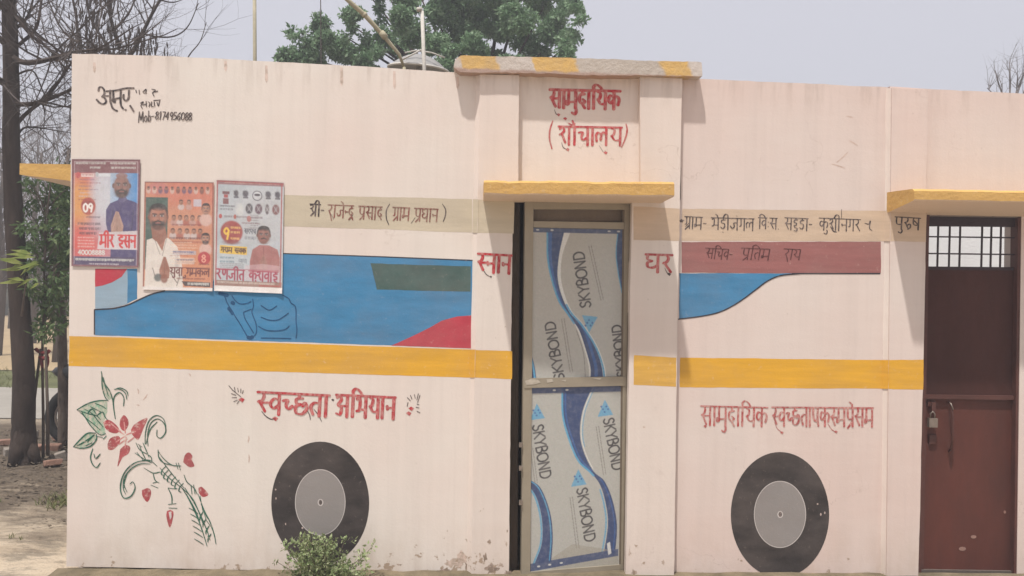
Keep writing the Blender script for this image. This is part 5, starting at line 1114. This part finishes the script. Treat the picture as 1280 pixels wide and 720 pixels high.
# ---------------------------------------------------------------- leafy tree behind the roof
Y3 = 6.6
cl = [(357, 70, 13), (372, 76, 12), (386, 60, 13), (362, 41, 8), (370, 45, 6), (378, 40, 5), (400, 30, 12), (404, 50, 15), (420, 62, 14), (398, 76, 14), (434, 70, 14), (440, 22, 12), (452, 14, 9), (444, 34, 9), (430, 45, 9), (470, 12, 11), (474, 28, 8), (458, 52, 12), (466, 66, 12), (452, 78, 12),
      (480, 48, 12), (500, 30, 18), (496, 58, 16), (510, 5, 18), (520, 44, 17), (545, 20, 20), (540, 60, 18), (570, 8, 22), (575, 40, 20), (600, 20, 22), (595, 60, 18), (625, 5, 22), (625, 40, 22), (622, 72, 14), (650, 20, 22), (655, 52, 20), (680, 8, 20), (685, 38, 18), (676, 66, 15), (705, 20, 15), (708, 48, 12), (716, 6, 13), (722, 26, 9), (719, 12, 10), (722, 46, 7), (716, 74, 8), (706, 60, 12), (700, 72, 10), (712, 66, 8), (560, 75, 15), (640, 78, 12), (510, 76, 14),
      (560, -20, 30), (610, -25, 32), (655, -20, 28), (690, -18, 22), (520, -18, 22), (580, -60, 34), (635, -62, 34), (600, -105, 32), (670, -55, 24), (545, -55, 24), (480, -12, 12), (460, -8, 8),
      (520, 110, 26), (570, 110, 28), (620, 110, 28), (670, 105, 24), (470, 105, 22), (420, 100, 20)]
b0 = at(600, 300, Y3); T = thing('leafy_tree', (b0[0], Y3, 0), 'wide dark green leafy tree behind the washroom roof', 'tree')
cs = []; rd = []
g = np.random.default_rng(11)
for (x, y, r) in cl:
    c = at(x, y, Y3+g.uniform(-1.1, 1.1) if x > 480 else Y3+g.uniform(-.4, .4)); R_ = r*(DCAM+Y3)/1000
    k = 3 if r < 12 else 8
    for j in range(k): 
        o = g.normal(size=3); o /= np.linalg.norm(o); cs.append(c+o*R_*g.uniform(.3, .85)); rd.append(R_*g.uniform(.42, .72))
s = MB(); s.tube([(b0[0], Y3, -.1), (b0[0]+.1, Y3, 1.6), at(602, 190, Y3), at(600, 110, Y3)], [.20, .17, .14, .10], 9); s.build('trunk', M_bark, T, smooth=True)
s = MB()
for (x, y, r) in cl:
    if g.random() < .45: 
        e = at(x, y, Y3+.3); m0 = at(600+(x-600)*.5, 110+(y-110)*.35+10, Y3+.6); s.tube([at(600, 150, Y3), m0, e], [.05, .025, .008], 5)
s.build('branch', M_bark, T, smooth=True)
leaves('crown', cs, rd, 270, .055, M_leafA, T, asp=.46, kind='stuff', seed=4)

# ---------------------------------------------------------------- staked sapling left of the corner
b0 = G(56, 572); Ys = b0[1]
T = thing('sapling', (b0[0], Ys, 0), 'leafy green sapling tied between two sticks left of the washroom corner', 'tree')
s = MB(); limb(s, [(54, 574), (54, 520), (53, 450), (54, 400), (56, 330), (60, 260), (64, 225)], Ys, .014, .007, 6); st_ = s.build('stem', M_barkb, T, smooth=True)
s = MB(); cs = []; rd = []; g = np.random.default_rng(21)
for k in range(130):
    px = g.uniform(28, 104); py = g.uniform(222, 430)
    if py > 395 and (px > 72 or px < 40): continue
    c = at(px, py, Ys+g.uniform(-.35, .35)); cs.append(c); rd.append(g.uniform(.035, .075)); 
    if k % 2 == 0: s.tube([at(56, min(py+35, 430), Ys), at((56+px)/2, py+12, Ys), c], [.006, .004, .002], 4)
s.build('branch', M_barkb, T, smooth=True)
leaves('foliage', cs, rd, 26, .062, M_leafB, T, asp=.30, kind='stuff', seed=6, droop=.6)
for (a, b_, lab) in (((51, 436), (47, 573), 'left leaning stick propping the sapling, tied with red cloth'), ((57, 434), (60, 574), 'right upright stick propping the sapling, tied with red cloth')):
    e = G(*b_); s = MB(); q = [at(a[0], a[1], e[1]-.02), at((a[0]+b_[0])/2+(-8 if a[0] < 54 else 1), (a[1]+b_[1])/2+10, e[1]), (e[0], e[1], -.03)]; s.tube(q, [.011, .014, .016], 7)
    o = s.build('stake', M_barkb, None, smooth=True, loc=(e[0], e[1], 0)); tag(o, lab, 'stake', 'sticks propping the sapling')
M_cloth = simple('faded_red_cloth', (.30, .055, .055), .35, 20, .9, 0, .004)
s = MB(); c = at(53, 443, Ys-.03)
for (pts, r) in (([(44, 436), (50, 440), (58, 441), (62, 438)], .016), ([(50, 440), (51, 450), (53, 460)], .012), ([(58, 441), (60, 452), (57, 462)], .012), ([(36, 437), (44, 437), (50, 440)], .006), ([(49, 446), (56, 448), (60, 446)], .018)):
    s.tube([at(a, b_, Ys-.05) for a, b_ in smooth_poly(pts, 3)], r, 7)
o = s.build('cloth_tie', M_cloth, None, smooth=True, loc=tuple(c)); tag(o, 'red cloth knotted round the sapling and its two sticks', 'cloth'); 
# stump-like second trunk by the corner
e = G(80, 560); s = MB(); T = thing('tree_stem', (e[0], e[1], 0), 'grey leaning trunk half hidden by the washroom corner, under the leaves', 'tree')
limb(s, [(79, 566), (79, 500), (78, 440), (77, 400), (72, 330), (84, 270), (96, 240)], e[1], .05, .03, 8); s.build('trunk', M_barkb, T, smooth=True)
cs = [at(g.uniform(60, 110), g.uniform(210, 400), e[1]+g.uniform(-.3, .5)) for _ in range(64)]; leaves('crown', cs, [.09]*64, 34, .07, M_leafB, T, asp=.32, kind='stuff', seed=8, droop=.5)
# yellow-green blade-leaved shoot at the tree foot
e = at(22, 380, 2.4); T = thing('leaf_shoot', (e[0], 2.4, 1.2), 'bright yellow-green spray of long leaves against the dark trunk', 'plant')
s = MB()
for k in range(16):
    a = at(34, 345, 2.4); th = radians(g.uniform(150, 255)); L = g.uniform(.12, .26); d = np.array([cos(th), g.uniform(-.3, .3), sin(th)*.5+.1]); q = a+np.array([g.uniform(-.05, .1), 0, g.uniform(-.12, .18)]); n_ = np.array([0, .2, 1])*.016
    s.add([q, q+d*L*.4+n_, q+d*L+np.array([0, 0, -.02]), q+d*L*.4-n_], [(0, 1, 2, 3)])
s.build('leaf', leaf_mat('bright_leaf', (.22, .26, .06), (.16, .22, .05), (.30, .32, .10)), T, kind='stuff')
s = MB(); s.tube([at(34, 345, 2.45), at(30, 372, 2.5), at(27, 395, 2.6)], [.006, .008, .01], 5); s.build('stem', M_barkb, T)

# ---------------------------------------------------------------- shrub at the foot of the painted tyre
e = (P(402, 722, -.17)[0], -.17, .02); T = thing('shrub', e, 'small leafy green weed bush growing in front of the left painted tyre', 'shrub')
g = np.random.default_rng(9); s = MB(); cs = []; rd = []
for k in range(60):
    tx = g.normal(402, 24); ty = g.uniform(664, 712)+abs(tx-402)*.30; a = np.array(e)+np.array([g.normal()*.03, g.normal()*.02, 0]); b_ = at(tx, ty, -.17+g.uniform(-.10, .09)); m0 = (a+b_)/2+np.array([0, 0, .02])
    s.tube([a, m0, b_], [.003, .0022, .0012], 4)
    for t in (.35, .6, .8, 1.0): cs.append(a*(1-t)**2+2*m0*t*(1-t)+b_*t*t); rd.append(.026*g.uniform(.7, 1.3))
s.build('stem', M_barkb, T)
for (tx, ty) in ((441, 676), (446, 690), (365, 690), (452, 702), (372, 678), (430, 700)):
    for t in (.4, .7, 1): cs.append(np.array(e)*(1-t)+at(tx, ty, -.17)*t); rd.append(.018)
leaves('foliage', cs, rd, 17, .021, M_leafC, T, asp=.5, kind='stuff', seed=2, droop=-.2)
# weeds and grass tufts along the plinth and in the dirt
def tuft(mb, x, y, z, h, n, g, spread=.4):
    for _ in range(n):
        d = np.array([g.normal()*spread, g.normal()*spread, 1.0]); d /= np.linalg.norm(d); L = h*g.uniform(.5, 1.2); a = np.array([x+g.normal()*h*.2, y+g.normal()*h*.2, z]); w = np.array([.0025+h*.012, 0, 0])
        mb.add([a-w, a+w, a+d*L*.6+w*.6+[0, 0, 0], a+d*L+np.array([d[0]*L*.3, 0, -L*.05]), a+d*L*.6-w*.6], [(0, 1, 2, 3, 4)])
M_grass = leaf_mat('grass_blade', (.12, .14, .05), (.16, .17, .07), (.26, .22, .11), 3, 30)
M_dryg = leaf_mat('dry_grass_blade', (.16, .12, .07), (.24, .18, .10), (.10, .08, .05), 5, 40)
s = MB(); g = np.random.default_rng(14)
for px in (98, 118, 135, 142, 168, 183, 206, 232, 240, 268, 290, 318, 332, 352, 376, 420, 462, 480, 530, 556, 590):
    x = P(px+g.uniform(-3, 3), 715, -.15)[0]; tuft(s, x, -.17+g.uniform(-.02, .03), .04, .075, 5, g, .35)
tag(s.build('dry_grass', M_dryg, None), 'dry grass blades standing along the front edge of the plinth', 'grass', kind='stuff')
s = MB()
for k in range(260):
    x = g.uniform(-6.5, -2.2); y = g.uniform(-1.8, 3.6); v_ = nz(x*1.2, y*1.2, 4)
    if v_ < .05: continue
    tuft(s, x, y, -.01, g.uniform(.03, .08), 6, g, .7)
a = G(78, 628)
for k in range(26): tuft(s, a[0]+g.normal()*.07, a[1]+g.normal()*.1, -.01, .10, 7, g, .7)
for k in range(900): tuft(s, g.uniform(-14, 4), g.uniform(yf-.1, G(42, 463)[1]), .0, g.uniform(.08, .2), 5, g, .6)
tag(s.build('grass', M_grass, None), 'patchy green grass and weeds on the dirt and along the road', 'grass', kind='stuff')
M_litter = simple('leaf_litter', (.13, .10, .07), .5, 30, .9, col2=(.07, .055, .04)); M_litter2 = simple('pale_litter', (.42, .36, .28), .3, 30, .9)
V = []; g = np.random.default_rng(15)
for k in range(15000):
    x, y = g.uniform(-7.5, -2.0), g.uniform(-1.5, 4.4)
    if y < 1.55 and nz(x*1.3, y*1.9, 7) < .16: continue
    L = g.uniform(.012, .045); th = g.uniform(0, 2*pi); a = np.array([x, y, .012+.02*abs(g.normal())*.5]); d = np.array([cos(th), sin(th), g.normal()*.25])*L; w = np.array([-sin(th), cos(th), g.normal()*.3])*L*.3
    V += [a, a+d*.5+w, a+d, a+d*.5-w]
V = np.array(V); tag(mk('leaf_litter', V, np.arange(len(V)).reshape(-1, 4), M_litter), 'dead brown leaves scattered on the dirt beneath the trees', 'leaves', kind='stuff')
# broken bricks and stones heaped round the tree foot
M_brick = simple('old_brick', (.26, .15, .11), .35, 12, .95, 0, .008, fine=40); M_stone = simple('field_stone', (.30, .26, .22), .35, 9, .95, 0, .008)
g = np.random.default_rng(16); spots = [(5, 556, 1, 'broken brick at the very left edge behind the big trunk'), (12, 570, 0, 'grey stone just left of the big trunk foot'), (44, 563, 1, 'broken brick between the big trunk and the propping sticks'), (38, 548, 0, 'grey stone a little behind the gap right of the big trunk'), (66, 562, 1, 'broken brick right of the upright stick'), (73, 549, 1, 'broken brick beside the motorcycle wheel'),
         (76, 575, 0, 'grey stone nearest the washroom corner'), (66, 582, 1, 'broken brick lying in front of the sticks'), (70, 537, 0, 'grey stone behind the sticks near the road')]
def lump(e, sz, m, name, lab, cat, grp):
    v = []; 
    for sx in (-1, 1):
        for sy in (-1, 1):
            for sz_ in (-1, 1): v.append((sx*sz[0]*g.uniform(.8, 1.1), sy*sz[1]*g.uniform(.8, 1.1), sz_*sz[2]*g.uniform(.8, 1.1)))
    th = g.uniform(0, pi); ph = g.uniform(-.35, .35); R3 = Matrix.Rotation(th, 3, 'Z') @ Matrix.Rotation(ph, 3, 'X'); v = [tuple(R3 @ Vector(a)+Vector((e[0], e[1], sz[2]*.8))) for a in v]
    o = mk(name, v, [(0, 1, 3, 2), (4, 6, 7, 5), (0, 4, 5, 1), (2, 3, 7, 6), (0, 2, 6, 4), (1, 5, 7, 3)], m, None, loc=(e[0], e[1], 0), solid=True)
    bv = o.modifiers.new('bevel', 'BEVEL'); bv.width = .008; bv.segments = 2; tag(o, lab, cat, grp)
for (x, y, isb, lab) in spots:
    e = G(x, y)
    if isb: lump(e, (.075, .045, .03), M_brick, 'broken_brick', lab, 'brick', 'broken bricks by the tree')
    else: lump(e, (.06, .05, .04), M_stone, 'stone', lab, 'stone', 'stones by the tree')

# ---------------------------------------------------------------- motorcycle standing behind the corner, only its front end in view
e = G(84, 566); my = e[1]+.25; mx0 = P(61, 500, my)[0]
T = thing('motorcycle', (mx0+.88, my, 0), 'red and black motorcycle parked behind the washroom corner, mostly hidden', 'motorcycle')
M_rub = simple('tyre_rubber', (.025, .024, .023), .3, 30, .9); M_redp = simple('red_tank_paint', (.42, .03, .03), .15, 4, .3, 0, .0003, spec=.5); M_blk = simple('black_frame_paint', (.02, .02, .022), .2, 8, .45, spec=.5)
def ring(mb, c, R_, r, n=28, k=8):
    v = []; f = []
    for i in range(n):
        a = 2*pi*i/n
        for j in range(k): b_ = 2*pi*j/k; v.append((c[0]+(R_+r*cos(b_))*cos(a), c[1]+r*.9*sin(b_), c[2]+(R_+r*cos(b_))*sin(a)))
    for i in range(n):
        for j in range(k): f.append((i*k+j, ((i+1) % n)*k+j, ((i+1) % n)*k+(j+1) % k, i*k+(j+1) % k))
    mb.add(v, f)
for wx in (mx0+.26, mx0+1.50):
    s = MB(); ring(s, (wx, my, .29), .25, .045); w0 = s.build('wheel', M_rub, T, smooth=True)
    s = MB(); ring(s, (wx, my, .29), .195, .012, 28, 6); s.tube([(wx, my-.06, .29), (wx, my+.06, .29)], .04, 10)
    for i in range(10): a = 2*pi*i/10; s.tube([(wx, my, .29), (wx+.2*cos(a), my, .29+.2*sin(a))], .003, 4)
    o = mk('rim', s.v, s.f, M_steel, w0)
s = MB(); s.tube([(mx0+.26, my-.08, .29), (mx0+.40, my-.08, .75), (mx0+.46, my-.06, .92)], [.018, .02, .02], 8); s.tube([(mx0+.26, my+.08, .29), (mx0+.40, my+.08, .75), (mx0+.46, my+.06, .92)], [.018, .02, .02], 8); s.build('fork', M_steel, T, smooth=True)
s = MB(); s.tube([(mx0+.45, my-.34, .96), (mx0+.42, my-.22, 1.0), (mx0+.46, my, .97), (mx0+.42, my+.22, 1.0), (mx0+.45, my+.34, .96)], .012, 8); s.tube([(mx0+.45, my-.36, .96), (mx0+.43, my-.25, .99)], .019, 8); s.build('handlebar', M_blk, T, smooth=True)
def blob(mb, c, r, n=12, k=8, pw=1.0):
    v = []; f = []
    for i in range(k+1):
        a = pi*i/k-pi/2
        for j in range(n): b_ = 2*pi*j/n; v.append((c[0]+r[0]*cos(a)**pw*cos(b_), c[1]+r[1]*cos(a)**pw*sin(b_), c[2]+r[2]*sin(a)))
    for i in range(k):
        for j in range(n): f.append((i*n+j, i*n+(j+1) % n, (i+1)*n+(j+1) % n, (i+1)*n+j))
    mb.add(v, f)
s = MB(); blob(s, (mx0+.28, my, .82), (.10, .10, .11)); s.build('headlight', M_blk, T, smooth=True)
s = MB(); blob(s, (mx0+.22, my, .61), (.17, .06, .05)); blob(s, (mx0+.38, my, .66), (.06, .09, .14)); s.build('mudguard', M_redp, T, smooth=True)
s = MB(); blob(s, (mx0+.75, my, .82), (.26, .13, .12)); s.build('fuel_tank', M_redp, T, smooth=True)
s = MB(); blob(s, (mx0+1.36, my, .54), (.17, .10, .10)); s.build('side_panel', M_redp, T, smooth=True)
T.rotation_euler = (0, 0, pi)      # its tail points left, towards the tree
s = MB(); blob(s, (mx0+1.30, my, .72), (.44, .14, .10)); s.build('seat', M_blk, T, smooth=True)
s = MB(); blob(s, (mx0+.82, my, .42), (.20, .12, .16)); s.tube([(mx0+.46, my, .85), (mx0+.55, my, .4), (mx0+1.1, my, .32), (mx0+1.5, my, .29)], .025, 7); s.build('engine', M_blk, T, smooth=True)
s = MB(); s.tube([(mx0+.45, my-.15, .98), (mx0+.42, my-.28, 1.14)], .006, 5); blob(s, (mx0+.41, my-.30, 1.17), (.015, .06, .04)); s.build('mirror', M_blk, T)

# ---------------------------------------------------------------- things on and behind the roof
M_pole = simple('whitewashed_pole', (.52, .49, .44), .2, 6, .7); M_bam = simple('dry_bamboo', (.42, .37, .26), .2, 7, .8, col2=(.30, .27, .18)); M_dish = simple('weathered_dish_paint', (.30, .29, .28), .25, 5, .6, col2=(.20, .195, .19))
a, b_ = P(530.5, 90, 1.5), P(527.5, 14, 1.5); s = MB(); T = thing('roof_pole', (a[0], 1.5, 2.52), 'short pale capped pole standing on the roof in front of the dish', 'pole')
s.tube([(a[0]+.01, 1.5, 2.52), a, b_], .0135, 9); s.build('pole', M_pole, T, smooth=True); s = MB(); s.tube([(b_[0]-.018, 1.5, b_[2]), (b_[0]-.018, 1.5, b_[2]+.022)], .022, 9); s.build('cap', M_pole, T, smooth=True)
a, b_ = P(318.7, 90, 6.0), P(317.8, -60, 6.0); s = MB(); s.tube([(a[0], 6, -.1), a, b_], [.03, .024, .022], 8)
tag(s.build('tall_pole', M_bam, None, smooth=True, loc=(a[0], 6, 0)), 'tall thin pale pole rising behind the left part of the wall', 'pole')
a = P(401.5, 80, 5.0); s = MB(); s.tube([(a[0], 5, -.1), a, P(400.5, -40, 5.0)], [.012, .007, .005], 5)
tag(s.build('thin_mast', M_twig, None, loc=(a[0], 5, 0)), 'very thin dark mast against the sky at the left edge of the leafy tree', 'mast')
Yd = 2.2; s = MB(); q = [at(505, 84, Yd), at(499, 68, Yd-.03), at(478, 43, Yd-.1), at(455, 18, Yd-.18), at(430, -4, Yd-.25), at(400, -35, Yd-.35)]
s.tube(q, [.011, .013, .017, .019, .017, .015], 9)
s.tube([at(482, 47, Yd-.1), at(476, 40, Yd-.11)], [.027, .024], 9); s.tube([at(457, 20, Yd-.17), at(454, 17, Yd-.18)], .023, 9)
q0 = at(505, 84, Yd); s.tube([q0, (q0[0]+.05, Yd+.02, 2.53)], .014, 8)
tag(s.build('bamboo_pole', M_bam, None, smooth=True, loc=(q0[0], Yd, 2.52)), 'bamboo pole slanting up to the left from the roof beside the dish', 'pole')
c = at(523, 84, Yd+.3); T = thing('satellite_dish', (c[0], Yd+.3, 2.52), 'grey weathered satellite dish lying tilted on the roof beside the cornice', 'satellite dish')
R_ = 37*(DCAM+Yd+.3)/1000; v = []; f = []; n, k = 36, 7
tilt = Matrix.Rotation(radians(5), 3, 'X') @ Matrix.Rotation(radians(3), 3, 'Y')
for side in (0, 1):
    for i in range(k+1):
        rr = R_*i/k; zz = R_*.50*(1-(i/k)**2)-side*.008
        for j in range(n): p_ = tilt @ Vector((rr*cos(2*pi*j/n), rr*sin(2*pi*j/n), zz)); v.append((c[0]+p_.x, c[1]+p_.y, c[2]-.02+p_.z))
for side in (0, 1):
    o_ = side*(k+1)*n
    for i in range(k):
        for j in range(n): f.append((o_+i*n+j, o_+i*n+(j+1) % n, o_+(i+1)*n+(j+1) % n, o_+(i+1)*n+j))
for j in range(n): f.append((k*n+j, k*n+(j+1) % n, (k+1)*n+k*n+(j+1) % n, (k+1)*n+k*n+j))
mk('reflector', v, f, M_dish, T, smooth=True)
s = MB(); rim = [tuple(np.array(c)+np.array(tilt @ Vector((R_*1.01*cos(2*pi*j/24), R_*1.01*sin(2*pi*j/24), 0)))+np.array([0, 0, -.02])) for j in range(25)]; s.tube(rim, .010, 6); s.build('rim', M_pole, T, smooth=True)
s = MB(); s.tube([at(500, 76, Yd+.05), at(512, 70, Yd+.03), at(527, 62, Yd)], .007, 6); s.tube([at(506, 66, Yd+.1), at(520, 63, Yd+.1), at(540, 66, Yd+.1), at(556, 72, Yd+.15)], .006, 6); s.tube([(c[0], Yd+.3, 2.52), (c[0], Yd+.3, c[2]+.1)], .02, 8); s.build('mount', M_pole, T, smooth=True)

# ---------------------------------------------------------------- far thicket closing the field
g = np.random.default_rng(77); cs = []; rd = []
for k in range(330):
    x = g.uniform(-75, 45) if k > 130 else g.uniform(-36, -14); y = g.uniform(27, 36); z = g.uniform(.1, 1.5)+.9*abs(nz(x*.25, 1))*2; cs.append((x, y, z)); rd.append(g.uniform(.6, 1.2))
o = leaves('thicket', cs, rd, 150, .28, M_leafD, None, asp=.4, seed=5); tag(o, 'low brown-green thicket along the far edge of the dry field', 'bushes', kind='stuff')
s = MB()
for k in range(46):
    x = g.uniform(-34, -12); y = g.uniform(24, 34); twigs(s, (x, y, 0), (g.normal()*.2, 0, 1), g.uniform(2.2, 4.5), .04, 2, g, up=.15, kids=(3, 5))
tag(s.build('brush', M_hazetwig, None), 'grey leafless scrub standing at the far edge of the field', 'scrub', kind='stuff')

# ================================================================ summer haze
def haze():
    s = MB(); s.box(-310, 310, -70, 430, -1.2, 12.0); m = bpy.data.materials.new('summer_haze'); m.use_nodes = True; nt = m.node_tree
    nt.nodes.remove(nt.nodes['Principled BSDF']); v = nt.nodes.new('ShaderNodeVolumePrincipled'); v.inputs['Density'].default_value = .010; v.inputs['Color'].default_value = (.86, .88, .93, 1); v.inputs['Anisotropy'].default_value = 0.2
    nt.links.new(v.outputs[0], nt.nodes['Material Output'].inputs['Volume'])
    return s.build('haze', m, None, kind='stuff', solid=True)
haze()
